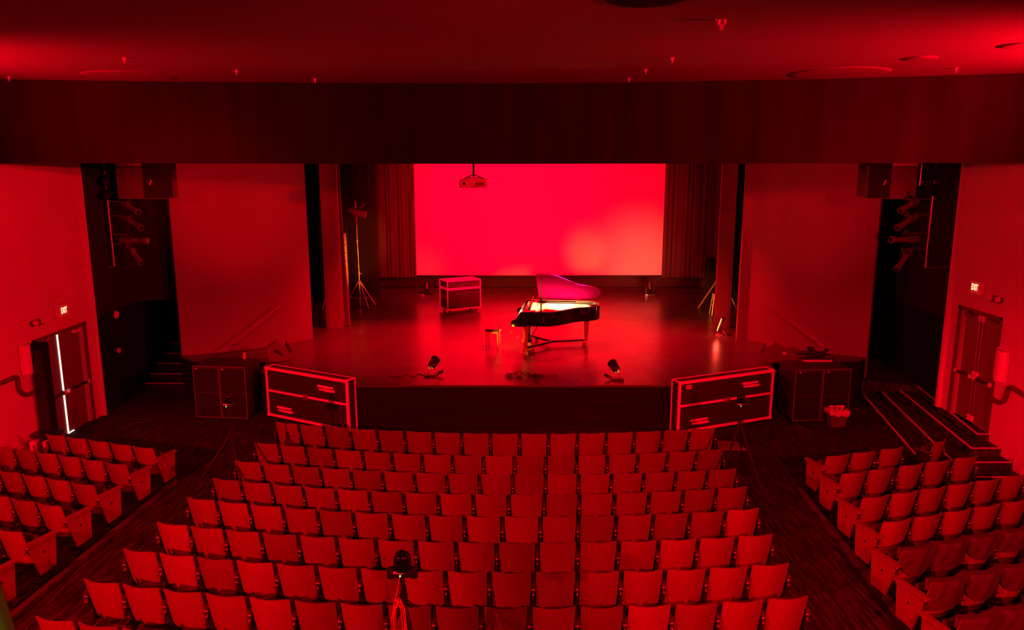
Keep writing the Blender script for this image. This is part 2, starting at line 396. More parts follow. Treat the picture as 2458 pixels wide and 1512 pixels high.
# left passage stairs up to the stage
t = thing('staircase', (0, 0, 0), 'narrow black stairs with pale edges climbing beside the left splay wall', 'stairs')
ys = []
for i, py in enumerate((920, 897, 872, 848, 824, 801)):
    zz = 0.178*(i+1); ys.append((atZ(405, py, zz).y, zz))
for i, (y, z) in enumerate(ys):
    y1 = ys[i+1][0] if i < 5 else 22.9
    s = MB(); s.box((-9.325, (y+y1)/2, z/2), (1.16, y1-y-.002, z)); s.build('step', 'black2', t)
    n = MB(); n.box((-9.325, y+.004, z+.004), (1.15, .055, .012)); n.build('step_edge', 'nosing', t)
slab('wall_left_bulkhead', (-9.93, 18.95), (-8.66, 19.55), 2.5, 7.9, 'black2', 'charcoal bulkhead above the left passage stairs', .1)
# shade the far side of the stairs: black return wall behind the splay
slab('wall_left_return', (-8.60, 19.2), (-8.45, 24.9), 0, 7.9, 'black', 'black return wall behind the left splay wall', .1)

# right side landing and steps to the exit door
t = thing('landing_steps', (0, 0, 0), 'four broad carpeted steps with pale edges below the right exit door', 'stairs')
LZ = [RL*.25, RL*.5, RL*.75, RL]
far = [atZ(2060, 936, LZ[0]), atZ(2105, 931, LZ[1]), atZ(2150, 930, LZ[2]), atZ(2200, 927, LZ[3])]
cor = [None, atZ(2288, 1111, LZ[1]), atZ(2330, 1077, LZ[2]), atZ(2345, 1043, LZ[3])]
cor[0] = cor[1] + (cor[1] - cor[2]); cor[0].z = LZ[0]
XW = XR - .005
for i in range(4):
    poly = [(cor[i].x, cor[i].y), (XW, cor[i].y), (XW, YRE), (PXR-.02, YRE+.01), (PXR-.02, 22.9), (9.40, 22.9), (9.30, 18.75), (8.95, 18.5+.001*i), (far[i].x, far[i].y)]
    s = MB(); s.prism(poly, 0 if i == 0 else LZ[i-1], LZ[i]); s.build('step', 'carpet', t)
    a = Vector((far[i].x, far[i].y, LZ[i]+.005)); k = Vector((cor[i].x, cor[i].y, LZ[i]+.005)); w = Vector((XW-.01, cor[i].y, LZ[i]+.005))
    d = (k-a).normalized(); nn = Vector((-d.y, d.x, 0)) if d.y < 0 else Vector((d.y, -d.x, 0))
    if nn.x < 0: nn = -nn
    e = MB(); wd = .055
    pl = [a, k, w, w+Vector((0, wd, 0)), k+Vector((.02, wd, 0))+nn*wd*.6, a+nn*wd]
    e.prism([(p.x, p.y) for p in pl], LZ[i]-.004, LZ[i]+.008); e.build('step_edge', 'nosing', t)

# black valance across the full width, gently bent and softly folded
b = MB(); N = 260; zt, zb = ZC+.03, HC + .10
def valY(x): return 14.80 - .0075*x*x*(1 if x < 0 else 1.0) - (0.055*x if x > 0 else -0.0*x) - (.006*x*x if x > 0 else 0)
pts = []
for i in range(N+1):
    x = -9.9 + 19.5*i/N
    amp = .028*math.exp(-((x+5)/2.8)**2) + .004
    y = valY(x) + amp*math.sin(x*7.5+math.sin(x*2.3)*1.5)
    drop = .05*(1-(x/9.9)**2)
    pts.append((x, y, zb - drop*.0 + .012*abs(x/9.9)))
vs = []; 
for x, y, z in pts: vs += [(x, y, z), (x, y, zt), (x, y+.05, zt), (x, y+.05, z)]
fs = []
for i in range(N):
    a = 4*i
    for k in range(4): fs.append((a+k, a+(k+1) % 4, a+4+(k+1) % 4, a+4+k))
b.add(vs, fs, True); b.add([vs[0], vs[1], vs[2], vs[3], vs[-4], vs[-3], vs[-2], vs[-1]], [(0, 1, 2, 3), (4, 7, 6, 5)])
tag(b.build('stage_valance', 'valance'), 'long black velour valance hanging across the room under the ceiling', 'curtain')

# ------------------------------------------------------------------ curtains and screen
def curtain(name, p, q, zb, zt, nf, amp, m, label, cat='curtain', lean=0.0, group=None, pull=None):
    p = Vector((p[0], p[1], 0)); q = Vector((q[0], q[1], 0)); d = q-p; nr = Vector((-d.y, d.x, 0)).normalized()
    N = nf*10; H = 14; b = MB(); th = .012
    def P(i, j, off):
        u = i/N; v = j/H
        ph = 2*PI*nf*u + .8*math.sin(u*9+nf)
        a = amp*(.55+.45*math.sin(u*23+nf*1.7))*(1.0-.15*v)
        uu = u
        if pull: uu = u*(1 - pull*math.sin(PI*min(1, v*1.0))*.0) 
        w = p + d*uu + nr*(a*math.sin(ph)+off)
        if lean: w = w + d.normalized()*lean*(1-v)**2*(u)
        return (w.x, w.y, zb+(zt-zb)*v)
    vs = [P(i, j, 0) for i in range(N+1) for j in range(H+1)]; vs2 = [P(i, j, th) for i in range(N+1) for j in range(H+1)]
    k = len(vs); W = H+1; fs = []
    for i in range(N):
        for j in range(H):
            fs.append((i*W+j, (i+1)*W+j, (i+1)*W+j+1, i*W+j+1)); fs.append((k+i*W+j, k+i*W+j+1, k+(i+1)*W+j+1, k+(i+1)*W+j))
    for i in range(N):
        fs.append((i*W, k+i*W, k+(i+1)*W, (i+1)*W)); fs.append((i*W+H, (i+1)*W+H, k+(i+1)*W+H, k+i*W+H))
    for j in range(H):
        fs.append((j, j+1, k+j+1, k+j)); fs.append((N*W+j, k+N*W+j, k+N*W+j+1, N*W+j+1))
    b.add(vs+vs2, fs, True)
    return tag(b.build(name, m), label, cat, group)
zh = atY(1200, 664, 29.3).z
curtain('stage_curtain', (-5.35, 29.05), (-3.74, 29.15), zh, 7.84, 11, .055, 'curtain', 'pleated dark curtain hanging directly left of the bright screen')
curtain('stage_curtain', (5.86, 29.15), (8.3, 28.9), zh, 7.84, 14, .055, 'curtain', 'pleated dark curtain hanging directly right of the bright screen')
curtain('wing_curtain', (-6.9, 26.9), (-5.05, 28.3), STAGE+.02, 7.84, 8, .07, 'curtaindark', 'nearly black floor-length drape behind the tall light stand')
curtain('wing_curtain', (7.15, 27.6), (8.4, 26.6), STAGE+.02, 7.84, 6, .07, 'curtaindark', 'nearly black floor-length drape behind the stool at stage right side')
curtain('house_curtain', (-5.58, 22.85), (-5.17, 22.80), STAGE+.02, 7.84, 3, .035, 'tormentor', 'gathered stage curtain edge bunched against the left proscenium panel', lean=.17)
curtain('wing_curtain', (6.35, 25.7), (6.9, 24.2), STAGE+1.9, 7.84, 4, .05, 'curtain', 'short pulled-aside drape edge behind the right proscenium panel')

t = thing('projection_screen', (1.07, 29.25, 0), 'large bright projection screen glowing pink-red across the back of the stage', 'screen')
zsb = atY(1200, 661, 29.25).z
b = MB(); b.box((0, 0, (zsb+7.84)/2), (9.75, .02, 7.84-zsb)); b.build('screen_fabric', 'screen', t)
b = MB(); b.bar((-4.87, 0, zsb-.01), (4.87, 0, zsb-.01), .03); b.build('bottom_bar', 'blackmetal', t)
for k, x in enumerate((-4.35, 3.95)):
    b = MB()
    fo = thing('floor_uplight', (1.07+x+(-.02 if k == 0 else .32), 29.62-.9, STAGE), ['small black uplight on the floor under the left end of the screen', 'small black uplight on the floor under the right end of the screen'][k], 'light')
    b = MB(); b.box((0, 0, .02), (.36, .3, .04)); b.build('base', 'blackmetal', fo)
    b = MB(); b.box((-.14, 0, .18), (.02, .04, .30)).box((.14, 0, .18), (.02, .04, .30)); b.build('yoke', 'blackmetal', fo)
    b = MB(); b.lathe([(.09, -.13), (.12, -.05), (.12, .12), (.13, .14)], (0, 0, .3), 16, (-.5, 0, 0)); b.build('lamp_body', 'blackmetal', fo)
    b = MB(); b.box((-.15, -.16, .03), (.1, .04, .03)); b.build('cable_plug', 'chrome', fo)
    fo.scale = (1, 1, 1)

# ------------------------------------------------------------------ doors
def exit_door(idx, X, y0, y1, z0, z1, s, daylight, rods):
    # s = +1: wall on the right (faces -x); s=-1: wall on the left (faces +x)
    nm = 'door_%d' % idx
    side = 'left' if s < 0 else 'right'
    root = bpy.data.objects.new(nm, None); COL.objects.link(root); root.location = (X, (y0+y1)/2, z0)
    tag(root, 'dark double exit door with crash bars in the %s side wall' % side, 'door', None, 'structure')
    W = y1-y0; H = z1-z0; xi = s*.10
    f = MB(); fw = .06
    f.box((s*.09, -W/2+fw/2, H/2), (.22, fw, H)).box((s*.09, W/2-fw/2, H/2), (.22, fw, H)).box((s*.09, 0, H-fw/2), (.22, W, fw))
    f.build('door_frame', 'frame', root)
    g = MB(); g.box((s*.06, W/2-fw-.05, H/2-.04), (.06, .10, H-.1)); g.build('jamb', 'framelight', root)
    lw = (W-2*fw-.02)/2
    for k, yc in enumerate((-lw/2-.008, lw/2+.008)):
        d = MB(); d.box((xi, yc, H/2-.03), (.045, lw-.008, H-.08)); L = d.build('door_leaf', 'doorpaint', root)
        hb = MB(); zb = .98
        hb.bar((xi-s*.10, yc-lw/2+.06, zb), (xi-s*.10, yc+lw/2-.06, zb), .028)
        hb.box((xi-s*.06, yc-lw/2+.07, zb), (.09, .05, .09)).box((xi-s*.06, yc+lw/2-.07, zb), (.09, .05, .09))
        hb.build('crash_bar', 'blackmetal', L)
        for e in (-1, 1):
            q = MB(); q.box((xi-s*.11, yc+e*(lw/2-.07), zb+.01), (.05, .07, .08)); q.build('bar_end_cap', 'plastic', L)
        cl = MB(); cl.box((xi-s*.06, yc+(lw/2-.25)*(1 if k else -1), H-.15), (.06, .24, .06)); cl.bar((xi-s*.08, yc, H-.12), (xi-s*.03, yc+.2, H-.08), .012)
        cl.build('door_closer', 'plastic' if not rods else 'frame', L)
        if rods:
            yy = yc+(-1 if k else 1)*(lw/2-.05)
            r = MB(); r.bar((xi-s*.05, yy, .12), (xi-s*.05, yy, H-.12), .010)
            r.build('latch_rod', 'alu', L)
            for zz in (.10, zb+.08, H-.16):
                e = MB(); e.box((xi-s*.05, yy, zz), (.04, .06, .12 if zz != zb+.08 else .09)); e.build('latch_case', 'plastic', L)
    if daylight:
        g = MB(); g.box((xi-s*.028, 0, H/2-.04), (.012, .05, H-.10)); g.box((xi-s*.035, .10, .014), (.02, .22, .022)); tag(g.build('daylight_gap', 'daylight', root), 'white daylight shining through the gap between the leaves')
    return root
exit_door(1, XL, dL0, dL1, 0, 2.38, -1, True, False)
exit_door(2, XR, RD0, RD1, RL, RL+2.40, 1, False, True)
c = MB(); c.box((XL-.35, 16.2, 1.3), (.05, 2.6, 3)); struct(c, 'wall_left_outer', 'black', 'dark lobby wall behind the left exit door', 'wall')
c = MB(); c.box((XR+.35, 15.0, 1.9), (.05, 2.6, 3)); struct(c, 'wall_right_outer', 'black', 'dark lobby wall behind the right exit door', 'wall')
# pale corner strips at the ends of the side walls
c = MB(); c.box((XL+.045, YLE-.04, ZC/2), (.09, .08, ZC)); struct(c, 'trim_5', 'plastic', 'pale corner strip at the end of the left wall', 'trim')
c = MB(); c.box((XR-.045, YRE-.04, (ZC+RL)/2), (.09, .08, ZC-RL-.02)); struct(c, 'trim_6', 'plastic', 'pale corner strip at the end of the right wall', 'trim')

# exit signs
def exit_sign(X, px, py, s, side):
    p = atX(px, py, X)
    o = thing('exit_sign', (X - s*.16, p.y, p.z), 'lit EXIT sign mounted above the %s side door' % side, 'exit sign')
    b = MB(); b.box((0, .0, 0), (.34, .10, .27)); b.build('housing', 'exitbody', o, .01)
    f = MB(); f.box((0, -.052, 0), (.30, .006, .23)); f.build('face', 'exitglow', o)
    text_mesh('lettering', 'EXIT', .135, 'exittext', o, (0, -.056, 0), (PI/2, 0, 0), .003, .003).scale = (.78, 1.35, 1)
    br = MB(); br.box((0, .052, 0), (.10, .012, .10)); br.build('mounting_plate', 'exitbody', o)
    o.rotation_euler = (0, 0, -s*PI/2); o.location.x = X - s*.06
exit_sign(XL, 141, 745, -1, 'left'); exit_sign(XR, 2353, 690, 1, 'right')
# twin-head emergency lights
def emergency(X, px, py, s, side):
    p = atX(px, py, X)
    o = thing('emergency_light', (X-s*.06, p.y, p.z), 'twin-headed emergency light on the %s wall beside the exit sign' % side, 'emergency light')
    b = MB(); b.box((0, 0, 0), (.10, .30, .12)); b.build('housing', 'frame', o, .02)
    for e in (-1, 1):
        l = MB(); l.lathe([(.02, -.05), (.055, 0), (.06, .02)], (-s*.09, e*.12-.08, .03), 14, (PI/2, 0, 0)); l.build('lamp_head', 'plastic', o)
emergency(XL, 84, 774, -1, 'left'); emergency(XR, 2396, 718, 1, 'right')
# half-round wall sconces (unlit)
def sconce(X, px, py, s, side):
    p = atX(px, py, X)
    o = thing('wall_sconce', (X, p.y, p.z), 'tall pale half-round wall fixture on the %s wall near its exit door' % side, 'wall light')
    b = MB(); n = 12; R = .14; h = .30
    vs = []
    for z in (-h, h):
        for i in range(n+1):
            a = -PI/2 + PI*i/n; vs.append((-s*R*math.cos(a)*.8, R*math.sin(a), z))
    m = n+1
    b.add(vs, [(i, i+1, i+1+m, i+m) for i in range(n)], True); b.add(vs, [tuple(range(m)), tuple(range(m, 2*m)), (0, m, 2*m-1, n)])
    b.build('shade', 'plastic', o)
    ring = []
    for k in range(28):
        a = 2*PI*k/28; yy = .19*math.copysign(abs(math.cos(a))**.4, math.cos(a)); zz = .36*math.copysign(abs(math.sin(a))**.4, math.sin(a))
        ring.append((-s*.03, yy, zz))
    r = MB(); r.tube(ring, .014, 6, True); r.build('outer_ring', 'plastic', o)
sconce(XL, 60, 862, -1, 'left'); sconce(XR, 2407, 878, 1, 'right')
# dark handrails on the side walls
def wall_rail(X, pts, s, side):
    P = [atX(px, py, X) for px, py in pts]
    # round the corners
    Q = [P[0]]
    for i in range(1, len(P)-1):
        a = P[i].lerp(P[i-1], .3); c_ = P[i].lerp(P[i+1], .3)
        for t_ in (0, .25, .5, .75, 1): Q.append(a.lerp(P[i], t_).lerp(P[i].lerp(c_, t_), t_))
    Q.append(P[-1])
    b = MB(); b.tube([(X-s*.05, q.y, q.z) for q in Q], .045, 8)
    o = tag(b.build('handrail', 'frame'), 'dark stepped handrail running along the %s wall' % side, 'handrail')
wall_rail(XL, [(-60, 940), (8, 916), (36, 902), (40, 938), (58, 950), (98, 932)], -1, 'left')
wall_rail(XR, [(2520, 975), (2458, 945), (2428, 925), (2418, 960), (2402, 968), (2386, 955)], 1, 'right')
for X, s, y0, z, pts in ():
    pass

# slim handrails on the splay walls
def splay_rail(a, b_, label, off):
    o = thing('handrail', (0, 0, 0), label, 'handrail')
    b = MB(); b.bar(a, b_, .020); b.build('rail', 'alu', o)
    for k in (.12, .88):
        p = Vector(a).lerp(Vector(b_), k); q = MB(); q.bar(p, p+Vector(off), .01); q.build('bracket', 'blackmetal', o)
pa = atY(533, 843, 19.05); pb = atY(670, 735, 19.95)
splay_rail(pa, pb, 'thin sloping metal handrail on the left splay wall', (.08, .16, 0))
pa = atY(1856, 734, 19.5); pb = atY(1978, 832, 18.75)
splay_rail(pa, pb, 'thin sloping metal handrail on the right splay wall', (-.06, .17, 0))

# things on the left passage wall
for px, py, r, lb in ((277, 755, .10, 'round pale disc on the left passage wall, the larger and upper one'), (283, 841, .065, 'round pale disc on the left passage wall, the smaller and lower one')):
    p = atX(px, py, XL)
    b = MB(); b.lathe([(r*.9, 0), (r, .01), (r, .03), (r*.85, .05)], (XL, p.y, p.z), 24, (0, PI/2, 0))
    tag(b.build('wall_disc', 'plastic'), lb, 'wall fitting')
p = atY(421, 690, 19.0)
b = MB(); b.box((p.x+.06, 19.12, p.z), (.11, .04, .13)); 
tag(b.build('switch_plate', 'plastic', None, .01), 'small pale switch box at the edge of the left splay wall', 'switch')

# ------------------------------------------------------------------ ceiling fittings
sp = [(1732, 48, .05, 'sprinkler head on the ceiling, the largest and nearest one right of centre'),
      (1614, 138, .04, 'second sprinkler head of the line right of centre'),
      (1550, 166, .035, 'third sprinkler head of the line right of centre'),
      (1510, 187, .03, 'sprinkler head touching the valance top right of centre'),
      (2296, 163, .04, 'bright sprinkler head at the far right of the ceiling'),
      (298, 139, .045, 'sprinkler head high on the left part of the ceiling'),
      (567, 168, .035, 'bright little sprinkler head left of centre'),
      (756, 189, .035, 'sprinkler head at the valance top, left of centre'),
      (21, 184, .035, 'sprinkler head in the far left corner of the ceiling')]
for px, py, r, lb in sp:
    p = atZ(px, py, ZC-.005)
    if p.y > valY(p.x)-.12: p.y = valY(p.x)-.14
    o = thing('sprinkler_head', (p.x, p.y, ZC), lb, 'sprinkler', 0, 'ceiling sprinklers')
    o.scale = (1, 1, 1) if r == .05 else (.6, .6, .7)
    b = MB(); b.lathe([(r*1.0, -.055), (r*1.05, -.01), (r*1.5, 0)], (0, 0, 0), 16); b.build('collar', 'chrome', o)
    b = MB(); b.bar((0, 0, -.05), (0, 0, -.105), r*.28).bar((-r*.5, 0, -.055), (0, 0, -.11), r*.12).bar((r*.5, 0, -.055), (0, 0, -.11), r*.12)
    b.lathe([(r*.6, -.115), (r*.6, -.108)], (0, 0, 0), 12); b.build('deflector', 'chrome', o)
for px, py, r, lb in ((2010, 176, .80, 'large shallow round ceiling disc near the valance on the right'),
                      (318, 184, .75, 'large shallow round ceiling disc near the valance on the left'),
                      (1552, -6, .40, 'round ceiling speaker at the top edge right of centre'),
                      (2212, 139, .22, 'small shallow round ceiling disc at the upper right'),
                      (2452, 108, .25, 'small shallow round ceiling disc at the far right edge')):
    p = atZ(px, py, ZC)
    if p.y + r > valY(p.x): p.y = valY(p.x) - r - .05
    b = MB()
    o = thing('ceiling_disc', (p.x, p.y, ZC), lb, 'ceiling fitting')
    o.scale = (1, 1, .6)
    b.lathe([(r*.80, -.035), (r*.92, -.032), (r, -.012), (r*1.01, 0)], (0, 0, 0), 48); b.build('rim', 'ceiling' if r != .40 else 'black2', o)
    b = MB(); b.lathe([(r*.3, -.045), (r*.70, -.040), (r*.78, -.034)], (0, 0, 0), 40); b.build('centre_panel', 'ceiling' if r != .40 else 'black', o)

# ------------------------------------------------------------------ lighting booms and speakers in the side passages
def spotlight_fixture(parent_loc, direction, length, r, label, group, lit='greybox'):
    d = Vector(direction).normalized()
    o = thing('stage_spotlight', parent_loc, label, 'stage light', 0, group)
    q = d.to_track_quat('Z', 'Y').to_matrix()
    b = MB(); b.lathe([(r*.55, -length*.45), (r*1.05, -length*.42), (r*1.1, -length*.1), (r*.75, -length*.04), (r*.75, length*.38), (r*1.0, length*.40), (r*1.0, length*.55)], (0, 0, 0), 16, q)
    b.build('lamp_barrel', lit, o)
    side = d.cross(Vector((0, 0, 1))).normalized()
    b = MB()
    for e in (-1, 1): b.bar(side*e*r*1.25, side*e*r*1.25+Vector((0, 0, r*2.0)), .012, n=6)
    b.bar(-side*r*1.25+Vector((0, 0, r*2)), side*r*1.25+Vector((0, 0, r*2)), .012, n=6); b.build('yoke', 'blackmetal', o)
    b = MB(); b.lathe([(r*.7, length*.552), (r*.7, length*.558)], (0, 0, 0), 14, q); b.build('lens', 'glassdark', o)
    b = MB(); b.box(Vector((0, 0, r*2.2)), (.07, .07, .08)); b.bar((0, 0, r*2.0), (0, .12, r*2.0+.13), .014, n=8); b.build('clamp', 'blackmetal', o)
    return o
def boom(side):
    s = -1 if side == 'left' else 1
    if s < 0: Y = 18.35; px = (250, 277); top = atY(247, 380, Y); bot = atY(275, 640, Y)
    else: Y = 17.35; top = atY(2247, 380, Y); bot = atY(2224, 642, Y)
    X = (top.x+bot.x)/2
    o = thing('lighting_boom', (X, Y, 0), 'vertical pipe boom for stage lights in the %s side passage' % side, 'lighting boom')
    z0 = bot.z; wx = (XL if s < 0 else PXR) - X
    b = MB(); b.bar((0, 0, z0), (0, 0, 7.3), .025); b.build('pipe', 'alu', o)
    b = MB(); b.bar((0, 0, z0), (wx, 0, z0), .02).bar((0, 0, 6.9), (wx, 0, 6.9), .02); b.build('wall_bracket', 'alu', o)
    pys = (413, 448, 483, 518, 563, 585) if s < 0 else (398, 437, 478, 516, 560, 598)
    for k, py in enumerate(pys):
        z = atY(260 if s < 0 else 2235, py, Y).z
        r = MB(); r.bar((0, 0, z), (-s*(.36 if k < 2 else .60), 0, z), .018); r.build('arm', 'alu', o)
    # the second short pipe
    b = MB(); b.bar((-s*.33, 0, atY(280, 446, Y).z), (-s*.33, 0, 6.9), .022); b.build('short_pipe', 'alu', o)
    for k, py in enumerate(pys):
        z = atY(260 if s < 0 else 2235, py, Y).z - .11
        ex = 0.42 if k < 2 else .52
        if k == 2: dr = (-s*.78, -.45, -.34); L = .62
        elif k == 3: dr = (-s*.78, -.40, -.36); L = .70
        elif k == 4: dr = (-s*.98, -.2, 0); L = .74
        elif k == 5: dr = (-s*.62, -.35, -.62); L = .60; 
        else: dr = (-s*.15, -.9, -.4); L = .45
        names = ['top', 'second from the top', 'third from the top', 'fourth from the top', 'fifth from the top, pointing level', 'lowest, pointing steeply down']
        xo = -s*(.36 if k < 2 else .58)
        if k < 2: xo = -s*.14
        spotlight_fixture((X+xo, Y-.12, z-.02 if k < 5 else z-.12), dr, L, .082, 'stage spotlight on the %s side boom, %s' % (side, names[k]), 'spotlights on the side booms', 'greybox' if k > 1 else 'black2')
    # cable loops
    b = MB(); pts = []
    for k in range(40):
        v = k/39; pts.append((X+s*(.06+.16*math.sin(v*PI*3)**2), Y+.05, 6.7 - v*1.9))
    b.tube(pts, .008, 6); tag(b.build('lamp_cable', 'blackcable'), 'black lamp cable looping down beside the %s boom' % side, 'cable')
    # hanging loudspeaker
    if s < 0: a = atY(276, 400, 18.0); c_ = atY(347, 478, 18.0)
    else: a = atY(2205, 400, 17.4); c_ = atY(2135, 478, 17.4)
    cx = (a.x+c_.x)/2; w = abs(a.x-c_.x); zb = c_.z; Ys = 18.0 if s < 0 else 17.4
    o = thing('hanging_loudspeaker', (cx, Ys, zb), 'large loudspeaker cabinet hung at the top of the %s side passage' % side, 'loudspeaker')
    h = atY(276, 398, Ys).z - zb
    fx = .62 if s < 0 else .42
    b = MB(); b.prism([(-s*w/2*-1, 0), (-s*w/2, 0), (-s*(w/2+fx*.9), .28), (-s*(w/2+fx*.6), .72), (s*w/2, .72)], 0, h)
    b.build('cabinet', 'greybox', o, .01)
    g = MB(); p0 = Vector((-s*(w/2+.012), -.012, 0)); p1 = Vector((-s*(w/2+fx*.9+.01), .262, 0)); dd = (p1-p0)
    nn = Vector((dd.y, -dd.x, 0)).normalized(); nn = nn if nn.y < 0 else -nn
    g.add([p0+Vector((0, 0, .02)), p1+Vector((0, 0, .02)), p1+Vector((0, 0, h+.05)), p0+Vector((0, 0, h+.05)),
           p0+nn*.03+Vector((0, 0, .02)), p1+nn*.03+Vector((0, 0, .02)), p1+nn*.03+Vector((0, 0, h+.05)), p0+nn*.03+Vector((0, 0, h+.05))],
          [(0, 1, 2, 3), (4, 7, 6, 5), (0, 4, 5, 1), (1, 5, 6, 2), (2, 6, 7, 3), (3, 7, 4, 0)])
    g.build('front_grille', 'grille', o)
    tp = MB(); tp.prism([(s*w/2*.98, .01), (-s*w/2*.98, .01), (-s*w/2*.7, .5), (s*w/2*.7, .5)], h, h+.10); tp.build('top_flange', 'plastic', o)
    l = MB(); l.box(p0.lerp(p1, .25)+nn*.035+Vector((0, 0, h*.5)), (.03, .03, .12), (0, .4, 0)); l.build('badge', 'plastic', o)
    r = MB()
    for e in (-1, 1): r.bar((e*w*.4, .3, h+.1), (e*w*.4, .3, 7.9-zb), .012)
    r.build('hanging_cable', 'blackmetal', o)
boom('left'); boom('right')

# ------------------------------------------------------------------ theatre seats
def seat_back_mb(w, z0=.29, z1=.84, th=.022):
    b = MB(); NU, NV = 10, 6
    def P(i, j, o_):
        u = -1+2*i/NU; v = j/NV
        cr = .018*abs(u)**6*(1 if v > .99 else 0)
        x = u*w/2*(1 - .02*(1-v))
        if v < .01: cr = -.012*abs(u)**6
        z = z0+(z1-z0)*v - cr
        y = -.074*(1-u*u) + .13*(1-v)**1.1 + o_
        return (x, y, z)
    W = NV+1
    A = [P(i, j, 0) for i in range(NU+1) for j in range(W)]; B = [P(i, j, th) for i in range(NU+1) for j in range(W)]
    k = len(A); fs = []
    for i in range(NU):
        for j in range(NV):
            fs.append((i*W+j, (i+1)*W+j, (i+1)*W+j+1, i*W+j+1)); fs.append((k+i*W+j, k+i*W+j+1, k+(i+1)*W+j+1, k+(i+1)*W+j))
    b.add(A+B, fs, True); fs = []
    for i in range(NU):
        fs.append((i*W, k+i*W, k+(i+1)*W, (i+1)*W)); fs.append((i*W+NV, (i+1)*W+NV, k+(i+1)*W+NV, k+i*W+NV))
    for j in range(NV):
        fs.append((j, j+1, k+j+1, k+j)); fs.append((NU*W+j, k+NU*W+j, k+NU*W+j+1, NU*W+j+1))
    b.add(A+B, fs); return b
MESH = {}
def part_mesh(key, fn, m):
    k = (key, m)
    if k not in MESH:
        o = fn().build(key, m); MESH[k] = o.data; bpy.data.objects.remove(o)
    return MESH[k]
def std_mb():
    b = MB()
    b.box((0, .20, .012), (.06, .30, .024)); b.box((0, .16, .22), (.028, .09, .42), (-.10, 0, 0))
    b.add([(-.012, .02, .36), (.012, .02, .36), (.012, .06, .62), (-.012, .06, .62), (-.012, .30, .40), (.012, .30, .40), (.012, .32, .60), (-.012, .32, .60)],
          [(0, 3, 2, 1), (4, 5, 6, 7), (0, 4, 7, 3), (1, 2, 6, 5), (0, 1, 5, 4), (3, 7, 6, 2)])
    return b
def arm_mb():
    b = MB(); n = 10
    pl = [(-.027, .05), (-.027, .34)] + [(-.027*math.cos(PI*k/8), .34+.027*math.sin(PI*k/8)) for k in range(1, 8)] + [(.027, .34), (.027, .05)] + [(.027*math.cos(PI*k/8), .05-.035*math.sin(PI*k/8)) for k in range(1, 8)]
    b.prism(pl, .600, .630); return b
def hinge_mb():
    b = MB(); b.lathe([(.026, 0), (.030, .010), (.027, .020), (.019, .029), (.010, .034), (.002, .036)], (0, .045, .565), 14, (PI/2, 0, 0))
    b.box((0, .035, .515), (.026, .03, .055)); b.lathe([(.014, 0), (.012, .02)], (0, .02, .50), 10, (PI/2, 0, 0)); return b
def pan_mb(w):
    b = MB(); b.box((0, .215, .50), (w-.04, .055, .34), (-.10, 0, 0)); return b
def endpanel_mb():
    b = MB(); pl = [(.02, .595), (.47, .595), (.43, .14), (.17, .10)]
    vs = [(-.016, y, z) for y, z in pl] + [(.016, y, z) for y, z in pl]
    b.add(vs, [(0, 1, 2, 3), (4, 7, 6, 5), (0, 4, 5, 1), (1, 5, 6, 2), (2, 6, 7, 3), (3, 7, 4, 0)]); return b
def endarm_mb():
    b = MB(); b.box((0, .245, .615), (.075, .50, .035)); return b
def endbase_mb():
    b = MB(); b.box((0, .28, .012), (.05, .36, .024)); b.box((0, .29, .08), (.028, .16, .14)); return b
def boss_mb():
    b = MB(); b.lathe([(.020, -.02), (.020, .02)], (0, .26, .42), 12, (0, PI/2, 0)); return b
ordn = ['first', 'second', 'third', 'fourth', 'fifth', 'sixth', 'seventh', 'eighth', 'ninth', 'tenth', 'eleventh', 'twelfth', 'thirteenth', 'fourteenth', 'fifteenth', 'sixteenth']
def child(name, me, parent, loc=(0, 0, 0), scale=None):
    o = bpy.data.objects.new(name, me); COL.objects.link(o); o.parent = parent; o.location = loc
    if scale: o.scale = scale
    return o
def seat(x, y, z, rz, pitch, label, group, left_end=False, right_end=False, wood='seatwood', panel=None, cat='theatre seat'):
    o = thing('theatre_seat', (x, y, z), label, cat, rz, group)
    w = pitch-.068
    wk = round(w, 2)
    child('backrest', part_mesh('backrest_%.2f' % wk, lambda: seat_back_mb(wk), wood), o)
    child('seat_pan', part_mesh('seat_pan_%.2f' % wk, lambda: pan_mb(wk), 'pan'), o)
    xs = [-pitch/2]
    if right_end: xs.append(pitch/2)
    for xx in xs:
        isend = (panel == 'L' and left_end and xx < 0) or (panel == 'R' and right_end and xx > 0)
        if isend:
            child('standard', part_mesh('end_standard', endbase_mb, 'blackmetal'), o, (xx, 0, 0))
            e = child('end_panel', part_mesh('end_panel', endpanel_mb, 'panelwood'), o, (xx, 0, 0))
            child('panel_boss', part_mesh('panel_boss', boss_mb, 'bronze'), e)
            child('armrest', part_mesh('end_armrest', endarm_mb, 'panelwood'), o, (xx, 0, 0))
        else:
            child('standard', part_mesh('standard', std_mb, 'blackmetal'), o, (xx, 0, 0))
            child('armrest', part_mesh('armrest', arm_mb, 'armshade'), o, (xx, 0, 0))
        child('hinge_cap', part_mesh('hinge_cap', hinge_mb, 'bronze'), o, (xx, 0, 0))
    return o
def top_at(px, py):   # place where a backrest top corner stands: solve for the raked floor
    y = 12
    for _ in range(8):
        p = atZ(px, py, floorz(y)+.84); y = p.y
    return p
